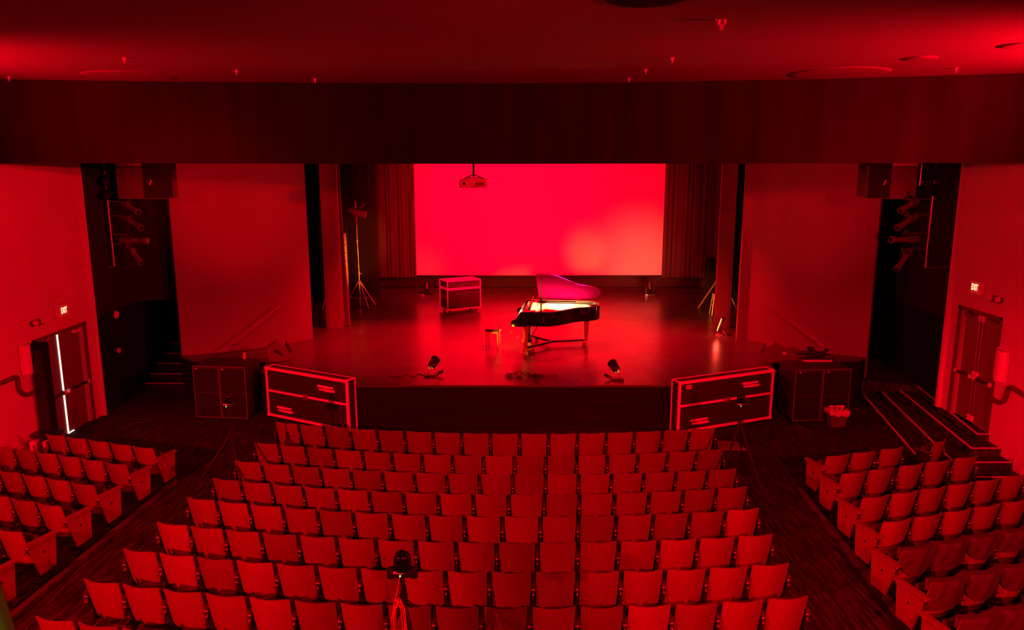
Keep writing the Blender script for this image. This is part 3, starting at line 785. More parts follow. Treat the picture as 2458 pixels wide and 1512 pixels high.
# centre block: left end, middle, right end of the row's top edge
ROWS = [((660, 1011), (1230, 1040), (1717, 1025)), ((609, 1059), (1230, 1093), (1738, 1075)), ((562, 1103), (1230, 1137), (1769, 1122)),
        ((509, 1145), (1230, 1185), (1795, 1165)), ((447, 1191), (1230, 1238), (1823, 1217)), ((375, 1251), (1230, 1300), (1856, 1279)),
        ((294, 1314), (1230, 1371), (1895, 1349)), ((200, 1387), (1230, 1456), (1941, 1428)), ((84, 1476), (1230, 1556), (1992, 1526))]
def arc3(A, B, C):
    ax, ay, bx, by, cx, cy = A.x, A.y, B.x, B.y, C.x, C.y
    d = 2*(ax*(by-cy)+bx*(cy-ay)+cx*(ay-by))
    ux = ((ax*ax+ay*ay)*(by-cy)+(bx*bx+by*by)*(cy-ay)+(cx*cx+cy*cy)*(ay-by))/d
    uy = ((ax*ax+ay*ay)*(cx-bx)+(bx*bx+by*by)*(ax-cx)+(cx*cx+cy*cy)*(bx-ax))/d
    return ux, uy, math.hypot(ax-ux, ay-uy)
# backs that look a little darker or paler in the photograph
SHADE = {(0, 2): 'seatwood2', (1, 9): 'seatwood2', (1, 10): 'seatwood2', (2, 4): 'seatwood2', (4, 1): 'seatwood3', (0, 0): 'seatwood3'}
for r, (pl, pm, pr) in enumerate(ROWS):
    A, B, C = top_at(*pl), top_at(*pm), top_at(*pr)
    ux, uy, R = arc3(A, B, C)
    # extend ends by half the gap
    aL = math.atan2(A.x-ux, uy-A.y); aR = math.atan2(C.x-ux, uy-C.y)
    g = .031/R; aL -= g; aR += g; n = 16; da = (aR-aL)/n
    for k in range(n):
        if r == 8 and k > 3: continue
        a = aL+(k+.5)*da; x = ux+R*math.sin(a); y = uy-R*math.cos(a)
        w = SHADE.get((r, k)) or random.choices(['seatwood', 'seatwood2', 'seatwood3'], [.6, .22, .18])[0]
        lb = 'wooden folding seat, %s from the left end, %s row of the centre block' % (ordn[k], ordn[r] + ('' if r else ' or front'))
        if r == 0: lb = 'wooden folding seat, %s from the left end, front row of the centre block' % ordn[k]
        seat(x, y, floorz(y), a, R*da, lb, 'centre block seats', k == 0, k == n-1, w)
# left block (aisle end is its right end)
LB = [((366, 1075), 5, 0), ((301, 1114), 6, 0), ((223, 1163), 6, 0), ((144, 1214), 5, 0), ((49, 1276), 3, 0), ((-62, 1350), 2, 0)]
LANG = math.radians(-19)
for r, (pp, n, k0) in enumerate(LB):
    A = top_at(*pp); pitch = .535
    d = Vector((math.cos(LANG), math.sin(LANG), 0))
    if r == 0: n = 5
    for k in range(n+(1 if r == 5 else 0)):
        cpos = A - d*(pitch*(k+.5)-.031)
        if cpos.x < XL+.3: continue
        lb = 'wooden folding seat, %s from the aisle, %s of the left block' % (ordn[k], 'front row' if r == 0 else ordn[r]+' row')
        seat(cpos.x, cpos.y, floorz(cpos.y), LANG, pitch, lb, 'left block seats', False, k == 0, random.choice(['seatwood', 'seatwood', 'seatwood2']), 'R')
# right block (aisle end is its left end)
RB = [((1986, 1094), [0, 1, 2.13]), ((2023, 1136), [0, 1, 2.15, 3.17, 4.3]), ((2073, 1194), [0, 1, 2, 3, 4, 5]), ((2122, 1252), [0, 1, 2, 3, 4, 5]),
      ((2168, 1320), [0, 1, 2, 3, 4]), ((2238, 1396), [0, 1, 2, 3]), ((2310, 1485), [0, 1, 2])]
RANG = math.radians(17.5); RSEAT = []
for r, (pp, ks) in enumerate(RB):
    A = top_at(*pp); pitch = .560
    d = Vector((math.cos(RANG), math.sin(RANG), 0))
    for i, k in enumerate(ks):
        cpos = A + d*(pitch*(k+.5)-.031)
        if cpos.x > XR-.3: continue
        lb = 'wooden folding seat, %s from the aisle, %s of the right block' % (ordn[i], 'front row' if r == 0 else ordn[r]+' row')
        last = (i == len(ks)-1) or (ks[i+1]-k > 1.01)
        seat(cpos.x, cpos.y, floorz(cpos.y), RANG, pitch, lb, 'right block seats', i == 0, last, random.choice(['seatwood', 'seatwood', 'seatwood3']), 'L')
        RSEAT.append((r, i, cpos, pitch))
# loose seat on its own in front of the steps
p = atZ(2232, 1061, .80)
o = seat(p.x+.2, p.y, 0.0, math.radians(32), .44, 'single narrow seat standing alone before the right steps', 'right block seats', True, True, 'seatwood2')
# dark cloths draped over backs in the right block
def drape(cpos, pitch, rz, hang, rnd, label, shift=0.0):
    b = MB(); N, Hn = 16, 12; w = pitch*.98
    def path(v, u):   # from the front side over the top down the rear side
        L = hang if not rnd else hang*(1-.45*abs(u)**2.5)
        if v < .25: t_ = v/.25; return (.062 - .0*t_, .70+.155*t_)
        if v < .35: t_ = (v-.25)/.1; return (.062-.10*t_, .855+.006*math.sin(PI*t_))
        t_ = (v-.35)/.65; return (-.038 + .11*t_*L/.5 - .006*math.sin(9*u+4*t_), .855-L*t_)
    vs = []; vs2 = []
    for i in range(N+1):
        u = -1+2*i/N
        for j in range(Hn+1):
            y, z = path(j/Hn, u); y += -.066*(1-u*u) - .006*math.sin(u*7+rnd*2)
            vs.append((u*w/2+shift, y, z)); vs2.append((u*w/2+shift, y-.008 if j/Hn > .3 else y+.008, z+.004))
    k = len(vs); W = Hn+1; fs = []
    for i in range(N):
        for j in range(Hn):
            fs.append((i*W+j, (i+1)*W+j, (i+1)*W+j+1, i*W+j+1)); fs.append((k+i*W+j, k+i*W+j+1, k+(i+1)*W+j+1, k+(i+1)*W+j))
        fs.append((i*W, k+i*W, k+(i+1)*W, (i+1)*W)); fs.append((i*W+Hn, (i+1)*W+Hn, k+(i+1)*W+Hn, k+i*W+Hn))
    for j in range(Hn):
        fs.append((j, j+1, k+j+1, k+j)); fs.append((N*W+j, k+N*W+j, k+N*W+j+1, N*W+j+1))
    b.add(vs+vs2, fs, True)
    o = b.build('draped_cloth', 'cloth'); o.location = (cpos.x, cpos.y, floorz(cpos.y)); o.rotation_euler = (0, 0, rz)
    tag(o, label, 'cloth', 'dark cloths over the right block seats')
HG = {(4, 0): (.42, 1), (4, 1): (.41, 0), (4, 2): (.36, 1), (4, 3): (.32, 0), (4, 4): (.30, 0), (5, 0): (.43, 0), (5, 1): (.40, 1), (5, 2): (.36, 1), (5, 3): (.34, 0), (6, 0): (.38, 1), (6, 1): (.36, 0), (6, 2): (.36, 1)}
for r, i, cpos, pitch in RSEAT:
    if (r, i) in HG:
        h, rn = HG[(r, i)]
        drape(cpos, pitch, RANG, h, rn, 'dark cloth over the %s seat from the aisle, %s row of the right block' % (ordn[i], ordn[r]))
# low edge boards of the side blocks along the aisles
for nm, pts, m_, s, lb in (('L', [(-6.30, 13.3), (-6.42, 7.0)], 'curb', -1, 'low board edging the left seating block along the aisle'),
                   ('R', [(5.22, 12.9), (4.78, 6.0)], 'curb', 1, 'low board edging the right seating block along the aisle')):
    b = MB(); (x0, y0), (x1, y1) = pts
    vs = []
    for x, y in pts:
        z = floorz(y); vs += [(x, y, z), (x+s*.10, y, z), (x+s*.10, y, z+.07), (x, y, z+.07)]
    b.add(vs, [(0, 1, 2, 3), (4, 7, 6, 5), (0, 4, 5, 1), (1, 5, 6, 2), (2, 6, 7, 3), (3, 7, 4, 0)])
    struct(b, 'trim_7' if nm == 'L' else 'trim_8', m_, lb, 'trim')

# ------------------------------------------------------------------ camera tripods among the seats
def cam_tripod(x, y, zf, headz, apexz, feet, label, big=False, sc=1.0):
    o = thing('camera_tripod', (x, y, zf), label, 'camera tripod')
    H = headz-zf; A = apexz-zf
    b = MB(); b.bar((0, 0, A-.30), (0, 0, H-.10), .016).bar((0, 0, A-.05), (0, 0, A+.06), .04); b.build('centre_column', 'blackmetal', o)
    for fx, fy in feet:
        f = Vector((fx-x, fy-y, floorz(fy)-zf+.01)); t0 = Vector((0, 0, A)); m_ = t0.lerp(f, .45)
        l = MB(); l.bar(t0, m_, .024).bar(m_, f, .016).lathe([(.026, -.02), (.026, .02)], m_, 10); L = l.build('leg', 'blackmetal', o)
        q = MB(); q.lathe([(.02, 0), (.012, .03)], f, 10); q.build('foot', 'blackmetal', L)
    b = MB(); b.bar((.0, 0, A+.02), (.10, -.06, A+.0), .008); b.build('pan_handle', 'blackmetal', o)
    h = MB(); h.lathe([(.085*sc, 0), (.090*sc, .02), (.086*sc, .12), (.07*sc, .16), (.04*sc, .19), (.005, .20)], (0, 0, H-.02), 24); h.build('dome_camera', 'glassdark', o)
    h = MB(); h.box((0, 0, H-.05), (.22*sc, .12, .07)).lathe([(.045, -.05), (.045, .05)], (-.11*sc, 0, H-.06), 12).lathe([(.045, -.05), (.045, .05)], (.11*sc, 0, H-.06), 12)
    h.build('camera_base', 'blackmetal', o, .01)
    h = MB(); h.box((-.03, -.064, H-.025), (.10*sc, .01, .022)); h.build('label_plate', 'plastic', o)
    h = MB(); h.lathe([(.009, 0), (.006, .01)], (-.015, -.066, H-.060), 8, (PI/2, 0, 0)); h.build('status_light', 'greenled', o)
    return o
cam_tripod(-4.98, 12.62, floorz(12.62), 1.84, 1.24, [(-4.42, 11.78), (-5.75, 12.35), (-5.0, 13.45)], 'black tripod with a dome camera in the left aisle', sc=.75)
cam_tripod(4.12, 12.95, floorz(12.95), 1.74, 1.36, [(4.35, 11.75), (3.42, 12.05), (4.5, 13.8)], 'black tripod with a dome camera by the right aisle', sc=.85)
cam_tripod(-1.075, 6.75, floorz(6.75), 2.02, 1.66, [(-.62, 6.15), (-1.7, 6.5), (-1.1, 7.30)], 'tall black tripod with a dome camera in the foreground, cable coil attached', sc=1.0)
b = MB()
for k in range(7):
    rx, rz_ = .055+.014*random.random(), .24+.03*random.random(); ox = -.015+.03*random.random()
    pts = []
    for i in range(24):
        a = 2*PI*i/24; wob = 1+.08*math.sin(3*a+k)
        pts.append((-1.10+ox+rx*wob*math.cos(a)*(1.2 if math.sin(a) < 0 else .9), 6.62-.01*k, 1.47+rz_*1.1*math.sin(a)*wob))
    b.tube(pts, .0045, 6, True)
pts = [(-1.09, 6.66, 1.955), (-1.11, 6.63, 1.85), (-1.145, 6.61, 1.70), (-1.155, 6.60, 1.55), (-1.14, 6.59, 1.35)]
b.tube(pts, .0045, 6)
tag(b.build('cable_coil', 'orangecable'), 'coiled orange-red cable hanging from the foreground tripod', 'cable')

# ------------------------------------------------------------------ big road-case lids standing before the stage
def case_panel(pA, pB, H, label, sticker, s):
    # pA = near lower corner, pB = far lower corner on the floor
    A = Vector(pA); B = Vector(pB); L = (B-A).length; ang = math.atan2(B.y-A.y, B.x-A.x)
    o = thing('road_case', (A.x, A.y, 0), label, 'road case', ang)
    # local: x along the length; the seen face looks to -y or +y
    f = -1 if s > 0 else 1      # facing side (toward the camera)
    D = .26
    def Y(v): return -f*v       # depth behind the face
    ft = MB()
    for xx in (.25, L-.25): ft.box((xx, Y(D/2), .03), (.12, .16, .06))
    ft.build('foot', 'blackmetal', o)
    z0 = .06
    b = MB(); b.box((L/2, Y(D/2), z0+H/2), (L-.01, D-.01, H-.01)); b.build('shell', 'blackply', o)
    e = MB(); w = .065
    for zz in (z0+w/2, z0+H-w/2): e.box((L/2, Y(.01), zz), (L, .045, w)).box((L/2, Y(D-.01), zz), (L, .045, w))
    for xx in (w/2, L-w/2):
        e.box((xx, Y(.01), z0+H/2), (w, .045, H)).box((xx, Y(D-.01), z0+H/2), (w, .045, H))
        for zz in (z0+.012, z0+H-.012): e.box((xx, Y(D/2), zz), (w, D, .03))
    e.build('edge_trim', 'aluedge', o, .006)
    m_ = MB(); m_.box((L/2, Y(.0), z0+H*.53), (L-.1, .035, .05)); m_.build('middle_rail', 'aluedge', o)
    for cx in (w/2, L-w/2):
        for cz in (z0+w/2, z0+H-w/2):
            c_ = MB(); c_.lathe([(.045, -.02), (.042, .012), (.02, .02)], (cx, Y(-.01), cz), 12, (PI/2*(1 if f < 0 else -1), 0, 0)); c_.build('ball_corner', 'aluedge', o)
    la = MB(); la.box((L*.5, Y(-.015), z0+H*.53), (.16, .03, .13)); la.lathe([(.03, 0), (.03, .02)], (L*.5, Y(-.03), z0+H*.53), 12, (PI/2, 0, 0)); la.build('butterfly_latch', 'alu', o)
    # hinge-like pairs of bars
    if s < 0: prs = ((.22, .30), (.74, .76))   # (fraction from pA, height)
    else: prs = ((.22, .22), (.74, .80))
    for fx, fz in prs:
        for k in (0, 1):
            h = MB(); h.box((L*fx+(.04 if k else 0), Y(-.01), z0+H*fz-.075*k), (.46, .02, .045)); h.box((L*fx+(.1 if k else -.06), Y(-.015), z0+H*fz-.075*k), (.22, .03, .055)); h.build('hinge_bar', 'aluedge', o)
    if sticker:
        h = MB(); h.box((.27, Y(-.008), z0+H*.88), (.15, .012, .09)); S = h.build('sticker', 'white', o)
        h = MB()
        for q in range(3): h.box((.225+.045*q, Y(-.016), z0+H*.89), (.022, .006, .03))
        h.box((.27, Y(-.016), z0+H*.86), (.11, .006, .008)); h.build('sticker_print', 'blackply', S)
    return o
pa = atZ(840, 1043, .0); pb = atZ(644, 1002, .0)
case_panel((pb.x, pb.y, 0), (pa.x, pa.y, 0), 1.20, 'large black road case with bright metal edging before the left stage corner', False, 1)
pa = atZ(1624, 1048, .0); pb = atZ(1850, 1010, .0)
case_panel((pa.x, pa.y, 0), (pb.x, pb.y, 0), 1.20, 'large black road case with a white sticker before the right stage corner', True, 1)

# ------------------------------------------------------------------ subwoofers beside the stage
def sub(x, y, rz, w, h, label, hd):
    o = thing('subwoofer', (x, y, 0), label, 'loudspeaker', rz, 'floor subwoofers')
    b = MB(); b.box((0, .42, h/2+.03), (w, .84, h-.06)); b.build('cabinet', 'speaker', o, .012)
    for k in (0, 1):
        g = MB(); g.box((0, -.012, .06+(h-.12)*(.25+.5*k)), (w-.07, .03, (h-.12)/2-.04)); g.build('grille', 'grille', o, .01)
    q = MB()
    for e in (-1, 1): q.box((e*(w/2-.012), -.004, h/2), (.018, .02, h-.05))
    q.box((0, -.004, .045), (w, .02, .018)).box((0, -.004, h-.01), (w, .02, .018)); q.build('edge_strip', 'greybox', o)
    q = MB(); q.lathe([(.022, 0), (.018, .02)], (-w/2+.10, -.03, h-.06), 12, (PI/2, 0, 0)); q.build('corner_knob', 'plastic', o)
    for zz in ((.45, .85) if hd else ()):
        q = MB(); q.box((w/2+.006 if x < 0 else -w/2-.006, .4, zz), (.02, .2, .08)); q.build('handle', 'blackmetal', o)
    f = MB()
    for ax in (-1, 1):
        for ay in (.1, .74): f.box((ax*(w/2-.08), ay, .03), (.06, .06, .06))
    f.build('foot', 'blackmetal', o)
pL = atZ(472, 1004, 0); pR = atZ(597, 1008, 0); wS = (pR-pL).length/2; aS = math.atan2(pR.y-pL.y, pR.x-pL.x); dS = (pR-pL).normalized()
for k in (0, 1):
    c_ = pL + dS*wS*(k+.5)
    sub(c_.x, c_.y, aS, wS-.01, 1.30, ['tall black subwoofer left of the stage, the outer of its pair', 'tall black subwoofer left of the stage, the inner one of its pair'][k], k == 1)
qL = atZ(1900, 1014, 0); qR = atZ(2034, 1010, 0); wS2 = (qR-qL).length/2; a2 = math.atan2(qR.y-qL.y, qR.x-qL.x); d2 = (qR-qL).normalized()
for k in (0, 1):
    c_ = qL + d2*wS2*(k+.5)
    sub(c_.x, c_.y, a2, wS2-.01, 1.28, ['tall black subwoofer right of the stage, the inner one of its pair', 'tall black subwoofer right of the stage behind the waste bin'][k], k == 0)

# wedge monitors on the stage corners
def wedge(px, py, rz, label, hnd):
    p = atZ(px, py, STAGE)
    o = thing('stage_monitor', (p.x, p.y, STAGE), label, 'stage monitor', rz)
    b = MB(); pl = [(-.28, 0), (.20, 0), (.30, .16), (.16, .42), (-.02, .50), (-.28, .34)]
    vs = [(x, -.26, z) for x, z in pl] + [(x, .26, z) for x, z in pl]; n = 6
    b.add(vs, [tuple(range(n)), tuple(range(2*n-1, n-1, -1))] + [(i, i+n, (i+1) % n+n, (i+1) % n) for i in range(n)])
    b.build('cabinet', 'greybox', o, .012)
    g = MB(); g.box((.23, 0, .30), (.03, .44, .26), (0, -.49, 0)); g.build('grille', 'grille', o)
    if hnd:
        h = MB(); h.box((-.03, -.265, .27), (.10, .015, .07), (0, .6, 0)); h.box((.05, -.265, .19), (.12, .015, .05), (0, .6, 0)); h.build('handle', 'blackmetal', o)
    return o
wedge(671, 862, math.radians(14), 'hexagonal-sided wedge monitor on the left stage corner', True)
wedge(1852, 866, math.radians(160), 'hexagonal-sided wedge monitor on the right stage corner', False).scale = (.95, .95, .95)
# short microphone boom beside the left monitor
o = thing('microphone_stand', (0, 0, 0), 'low boom stand with pale tube above the left subwoofers', 'microphone stand')
y_ = 17.75
a = atY(587, 862, y_); c_ = atY(587, 846, y_); e_ = atY(645, 843, y_+.25)
b = MB(); b.bar((a.x, a.y, 1.31), c_, .035); b.build('tube', 'plastic', o)
b = MB(); b.bar(c_, e_, .008); b.build('boom_arm', 'alu', o)
b = MB(); b.lathe([(.025, -.04), (.03, .04)], e_, 10); b.build('clamp', 'alu', o)
# gear on the right subwoofers
top = 1.285
o = thing('led_light_bar', (7.25, 17.25, top), 'pale narrow bar lying on the right subwoofers', 'light bar')
pA = atZ(1930, 866, top+.03); pB = atZ(1996, 866, top+.03)
o.location = ((pA.x+pB.x)/2, pA.y+.02, top); L = pB.x-pA.x
b = MB(); b.box((0, 0, .022), (L, .03, .035)); b.build('bar', 'aluedge', o); b = MB(); b.box((0, 0, .026), (L*.42, .05, .045)); b.build('middle_sleeve', 'plastic', o)
b = MB()
for e in (-1, 1): b.lathe([(.025, -.02), (.025, .02)], (e*L/2, 0, .03), 10, (0, PI/2, 0))
b.build('end_cap', 'plastic', o)
o = thing('cable_pile', (7.35, 17.75, top), 'black tangle of cables and small stand on the right subwoofers', 'cables')
b = MB()
for k in range(9):
    rr = .10+.10*random.random(); cx, cy = random.uniform(-.2, .2), random.uniform(-.08, .08)
    b.tube([(cx+rr*math.cos(2*PI*i/16)*1.5, cy+rr*.7*math.sin(2*PI*i/16), .02+.02*k+.02*math.sin(5*i+k)) for i in range(16)], .014, 6, True)
b.build('cables', 'blackcable', o)
b = MB(); b.bar((-.08, .1, 0), (-.05, .1, .26), .03).box((-.05, .1, .26), (.16, .1, .08)); b.build('stand', 'blackmetal', o)
b = MB(); b.bar((.28, .1, 0), (.34, .1, .22), .025).box((.34, .1, .22), (.10, .08, .06)); b.build('stand', 'blackmetal', o)
o = thing('microphone_stand', (0, 0, 0), 'thin boom arm reaching from the right monitor to the subwoofers', 'microphone stand')
a = atY(1880, 850, 17.9); c_ = atY(1935, 856, 17.6)
b = MB(); b.bar(a, c_, .009); b.build('boom_arm', 'alu', o)
b = MB(); b.box(a+Vector((.02, 0, .02)), (.09, .05, .05)); b.build('clamp', 'plastic', o)
b = MB(); b.bar((c_.x, c_.y, 1.28), c_, .012); b.build('post', 'blackmetal', o)

# waste bin
p = atZ(2006, 1022, 0)
o = thing('waste_bin', (p.x, p.y, 0), 'small square waste bin with crumpled liner before the right subwoofers', 'waste bin')
b = MB(); vs = []
for z, h in ((0, .15), (.40, .20)): vs += [(-h, -h*.8, z), (h, -h*.8, z), (h, h*.8, z), (-h, h*.8, z)]
b.add(vs, [(0, 3, 2, 1), (0, 1, 5, 4), (1, 2, 6, 5), (2, 3, 7, 6), (3, 0, 4, 7)]); b.build('body', 'bin', o)
b = MB(); n = 36; rings = []
for z, k in ((.30, 1.06), (.36, 1.12), (.42, 1.05), (.36, .92), (.22, .8)):
    rings.append([((.205*k)*math.copysign(min(1, abs(math.cos(2*PI*i/n))*1.35), math.cos(2*PI*i/n))*(1+.05*random.random()), .165*k*math.copysign(min(1, abs(math.sin(2*PI*i/n))*1.35), math.sin(2*PI*i/n))*(1+.05*random.random()), z+random.uniform(-.03, .03)) for i in range(n)])
vs = [v for R_ in rings for v in R_]; b.add(vs, [(j*n+i, j*n+(i+1) % n, (j+1)*n+(i+1) % n, (j+1)*n+i) for j in range(4) for i in range(n)]); b.build('liner', 'liner', o)

# round pedestal table and black column by the left door
pt = atZ(92, 1038, .50); pt.x = max(pt.x, XL+.32)
o = thing('pedestal_table', (pt.x, pt.y, 0), 'low round black pedestal table beside the left exit door', 'table')
b = MB(); b.lathe([(.27, .47), (.28, .49), (.28, .51), (.26, .52)], (0, 0, 0), 28); b.build('tabletop', 'blackmetal', o)
b = MB(); b.lathe([(.20, 0), (.19, .03), (.04, .06), (.03, .47)], (0, 0, 0), 20); b.build('pedestal', 'blackmetal', o)
for k, (dx, w_, lb) in enumerate(((-.10, .14, 'pale box under the round table, the larger left one'), (.14, .08, 'pale narrow box under the round table'))):
    b = MB(); b.box((pt.x+dx, pt.y-.33, .22), (w_, .10, .44)); tag(b.build('carton', 'plastic', None, .005), lb, 'box')
pc = atZ(113, 1040, .25)
o = thing('column_loudspeaker', (XL+.34, pc.y-.45, 0), 'tall black column standing before the near edge of the left door', 'column')
x0 = XL+.34
tp_ = atY(100, 822, pc.y-.45).z
o.location = (atY(104, 900, pc.y-.45).x, pc.y-.45, 0)
b = MB(); b.box((0, 0, tp_/2+.03), (.24, .20, tp_-.06)); b.build('cabinet', 'black', o, .01)
b = MB(); b.box((0, -.105, tp_/2+.1), (.18, .012, tp_-.5)); b.build('grille', 'grille', o)
b = MB(); b.box((0, 0, .02), (.26, .26, .04)); b.build('base', 'blackmetal', o)

# ------------------------------------------------------------------ GRAND PIANO
def grand_piano():
    ang = math.radians(-5.5)
    pn = atZ(1262, 845, STAGE)        # near front leg foot
    lx, ly = .38, .16
    R = Matrix.Rotation(ang, 3, 'Z'); off = R @ Vector((lx, ly*1.3, 0))
    o = thing('grand_piano', (pn.x-off.x, pn.y-off.y, STAGE), 'black grand piano with raised lid standing centre stage', 'piano', ang)
    zb, zt = .745, 1.125
    def rim(inset=0.0):
        i = inset
        near = [(.30+0*i, 0+i), (.95, 0+i)]
        cv = []
        for k in range(1, 13):
            t_ = k/12; x = .95+1.0*t_; y = .62*(t_*t_*(3-2*t_))
            cv.append((x-(i*.5), y+i))
        tail = []
        cx, cy, rr = 1.98, 1.06, .40-i
        for k in range(1, 14):
            a = -PI/2+ .1 + (PI-.1)*k/13
            tail.append((cx+math.cos(a)*(.36-i), cy+math.sin(a)*rr))
        far = [(1.6, 1.50-i), (.30, 1.50-i)]
        return near + cv + tail + far
    outer = rim(0); inner = rim(.05); n = len(outer)
    b = MB()
    vs = [(x, y, zb) for x, y in outer] + [(x, y, zt) for x, y in outer] + [(x, y, zt) for x, y in inner] + [(x, y, zb+.05) for x, y in inner]
    fs = []
    for i in range(n):
        j = (i+1) % n
        fs += [(i, j, n+j, n+i), (n+i, n+j, 2*n+j, 2*n+i), (2*n+i, 2*n+j, 3*n+j, 3*n+i)]
    b.add(vs, fs); b.add([(x, y, zb) for x, y in outer], [tuple(range(n))])
    b.sm = [True]*n*3 + b.sm[n*3:]; R_ = b.build('rim', 'lacquer', o, 0); o.scale = (1, 1.3, 1)
    b = MB(); b.prism(inner, zt-.14, zt-.11); b.build('soundboard', 'soundboard', o)
    # cast plate with struts and strings
    pl = rim(.10); b = MB()
    b.prism([(.62, .12), (.95, .12)] + [(x, y+.03) for x, y in pl[3:14]] + [(2.02, .95), (1.98, 1.2), (1.7, 1.38), (.62, 1.38)], zt-.11, zt-.085); P_ = b.build('cast_plate', 'goldplate', o)
    for k in range(5):
        y0 = .30+.24*k; b = MB(); b.box(((.62+1.1+.12*k)/2+.0, y0, zt-.07), (.55+.13*k, .03, .03)); b.build('plate_strut', 'goldplate', P_)
    b = MB(); b.box((.54, .75, zt-.075), (.14, 1.36, .07)); b.build('pin_block', 'goldplate', o)
    b = MB()
    for k in range(24):
        y0 = .16+.05*k; xe = 1.0+.9*min(1, max(0, (y0-.1)/.7)); b.bar((.6, y0, zt-.065), (xe, y0+.02, zt-.065), .0014, n=4)
    b.build('strings', 'brass', o)
    # key bed, cheeks, keys, fallboard
    b = MB(); b.box((.19, .75, zb+.01), (.38, 1.50, .06)); b.build('keybed', 'lacquer', o, .005)
    for yy in (.035, 1.465):
        b = MB(); vs = []
        for y0 in (yy-.035, yy+.035): vs += [(.0, y0, zb+.04), (.32, y0, zb+.04), (.32, y0, zt), (.24, y0, zt-.02), (.14, y0, zb+.20), (.0, y0, zb+.12)]
        b.add(vs, [(0, 1, 2, 3, 4, 5), (11, 10, 9, 8, 7, 6)] + [(i, i+6, (i+1) % 6+6, (i+1) % 6) for i in range(6)]); b.build('cheek', 'lacquer', o)
    b = MB(); b.box((.09, .75, zb+.06), (.03, 1.36, .05)); b.build('key_slip', 'lacquer', o)
    b = MB()
    for k in range(52): b.box((.175, .085+.0256*(k+.5), zb+.085), (.145, .0240, .022))
    b.build('white_keys', 'ivory', o)
    b = MB()
    for k in range(52):
        if k % 7 in (0, 1, 3, 4, 5): b.box((.205, .085+.0256*(k+1), zb+.101), (.09, .012, .014))
    b.build('black_keys', 'lacquer', o)
    b = MB(); b.box((.275, .75, zb+.18), (.03, 1.38, .20), (0, .15, 0)); b.build('fallboard', 'lacquer', o)
    b = MB(); b.box((.40, .75, zt-.03), (.16, 1.40, .02)); b.build('music_shelf', 'lacquer', o)
    b = MB(); b.box((.47, .78, zt+.09), (.02, .68, .20), (0, .35, 0)); b.box((.44, .78, zt+.0), (.06, .70, .02)); b.build('music_desk', 'lacquer', o)
    for yy in (.35, .95, 1.15):
        b = MB(); b.lathe([(.012, 0), (.016, .03), (.012, .045)], (.37, yy, zt-.02), 10); b.build('knob', 'brass', o)
    b = MB(); b.box((.06, -.004, zb+.03), (.07, .012, .012)).box((.06, -.004, zb-.0), (.07, .012, .014)); b.build('side_hinge_plate', 'brass', o)
    b = MB(); b.box((.86, -.004, zb+.18), (.008, .006, .17)); b.build('lid_hook_strip', 'alu', o)
    # maker lettering along the lower side
    b = MB()
    for k in range(6): b.box((.30+.036*k, -.005, zb+.012), (.016, .006, .022)).box((.30+.036*k+.008, -.005, zb+.020), (.014, .006, .006))
    tag(b.build('side_lettering', 'brass', o), 'small brass lettering on the lower side')
    # legs
    for x, y in ((.38, .16), (.38, 1.34), (1.98, 1.02)):
        b = MB(); vs = []
        for z, h in ((zb, .075), (zb-.10, .07), (.10, .045)): vs += [(x-h, y-h, z), (x+h, y-h, z), (x+h, y+h, z), (x-h, y+h, z)]
        b.add(vs, [(0, 1, 2, 3), (11, 10, 9, 8)] + [(4*j+i, 4*j+4+i, 4*j+4+(i+1) % 4, 4*j+(i+1) % 4) for j in (0, 1) for i in range(4)])
        L = b.build('leg', 'legglint', o, .006)
        b = MB(); b.lathe([(.03, -.012), (.03, .012)], (x, y-.0, .03+.02), 14, (PI/2, 0, 0)); b.box((x, y, .09), (.05, .05, .04)); b.build('caster', 'brass', L)
    # pedal lyre
    b = MB()
    for yy in (.66, .84): b.box((.42, yy, .44), (.05, .04, .50))
    b.box((.42, .75, .17), (.16, .30, .07)).bar((.46, .75, .2), (.75, .75, zb+.02), .012); Ly = b.build('pedal_lyre', 'lacquer', o)
    for yy in (.66, .75, .84):
        b = MB(); b.box((.30, yy, .14), (.16, .03, .015)); b.build('pedal', 'brass', Ly)
    # wheeled transport truck under the legs
    c0 = Vector((1.05, .80, .13))
    for k, (x, y) in enumerate(((.42, .20), (.42, 1.30), (1.92, 1.0))):
        e = Vector((x, y, .10)); b = MB(); d = (e-c0); b.box((c0+e)/2, (d.length, .06, .05), Matrix.Rotation(math.atan2(d.y, d.x), 3, 'Z')); L = b.build('truck_arm', 'blackmetal', o)
        b = MB(); q = e+Vector((-.08 if k < 2 else .0, -.10, -.055)); b.lathe([(.045, -.02), (.045, .02)], q, 16, (PI/2, 0, .4)); b.box(q+Vector((0, 0, .05)), (.05, .05, .04)); b.build('truck_wheel', 'brass', L)
        if k < 2: b = MB(); q = e+Vector((.16, -.02, -.055)); b.lathe([(.045, -.02), (.045, .02)], q, 16, (PI/2, 0, -.6)); b.build('truck_wheel', 'brass', L)
    # lid: main part hinged on the far side, front flap folded back on it
    LA = math.radians(37); hy, hz = 1.50, zt+.02
    def lp(x, y, k=0.0):  # lid coordinates: y measured on the closed lid
        dist = hy-y
        return (x, hy-dist*math.cos(LA)+k*math.sin(LA), hz+dist*math.sin(LA)+k*math.cos(LA))
    out = [(x, y) for x, y in rim(-.015) if x >= .60]
    poly = [(.62, -.02)] + [p_ for p_ in out if p_[0] > .63] + [(.62, 1.50)]
    n2 = len(poly)
    b = MB(); vs = [lp(x, y, 0) for x, y in poly] + [lp(x, y, .022) for x, y in poly]
    b.add(vs, [tuple(range(n2-1, -1, -1)), tuple(range(n2, 2*n2))] + [(i, (i+1) % n2, (i+1) % n2+n2, i+n2) for i in range(n2)])
    L = b.build('lid', 'lidunder', o)
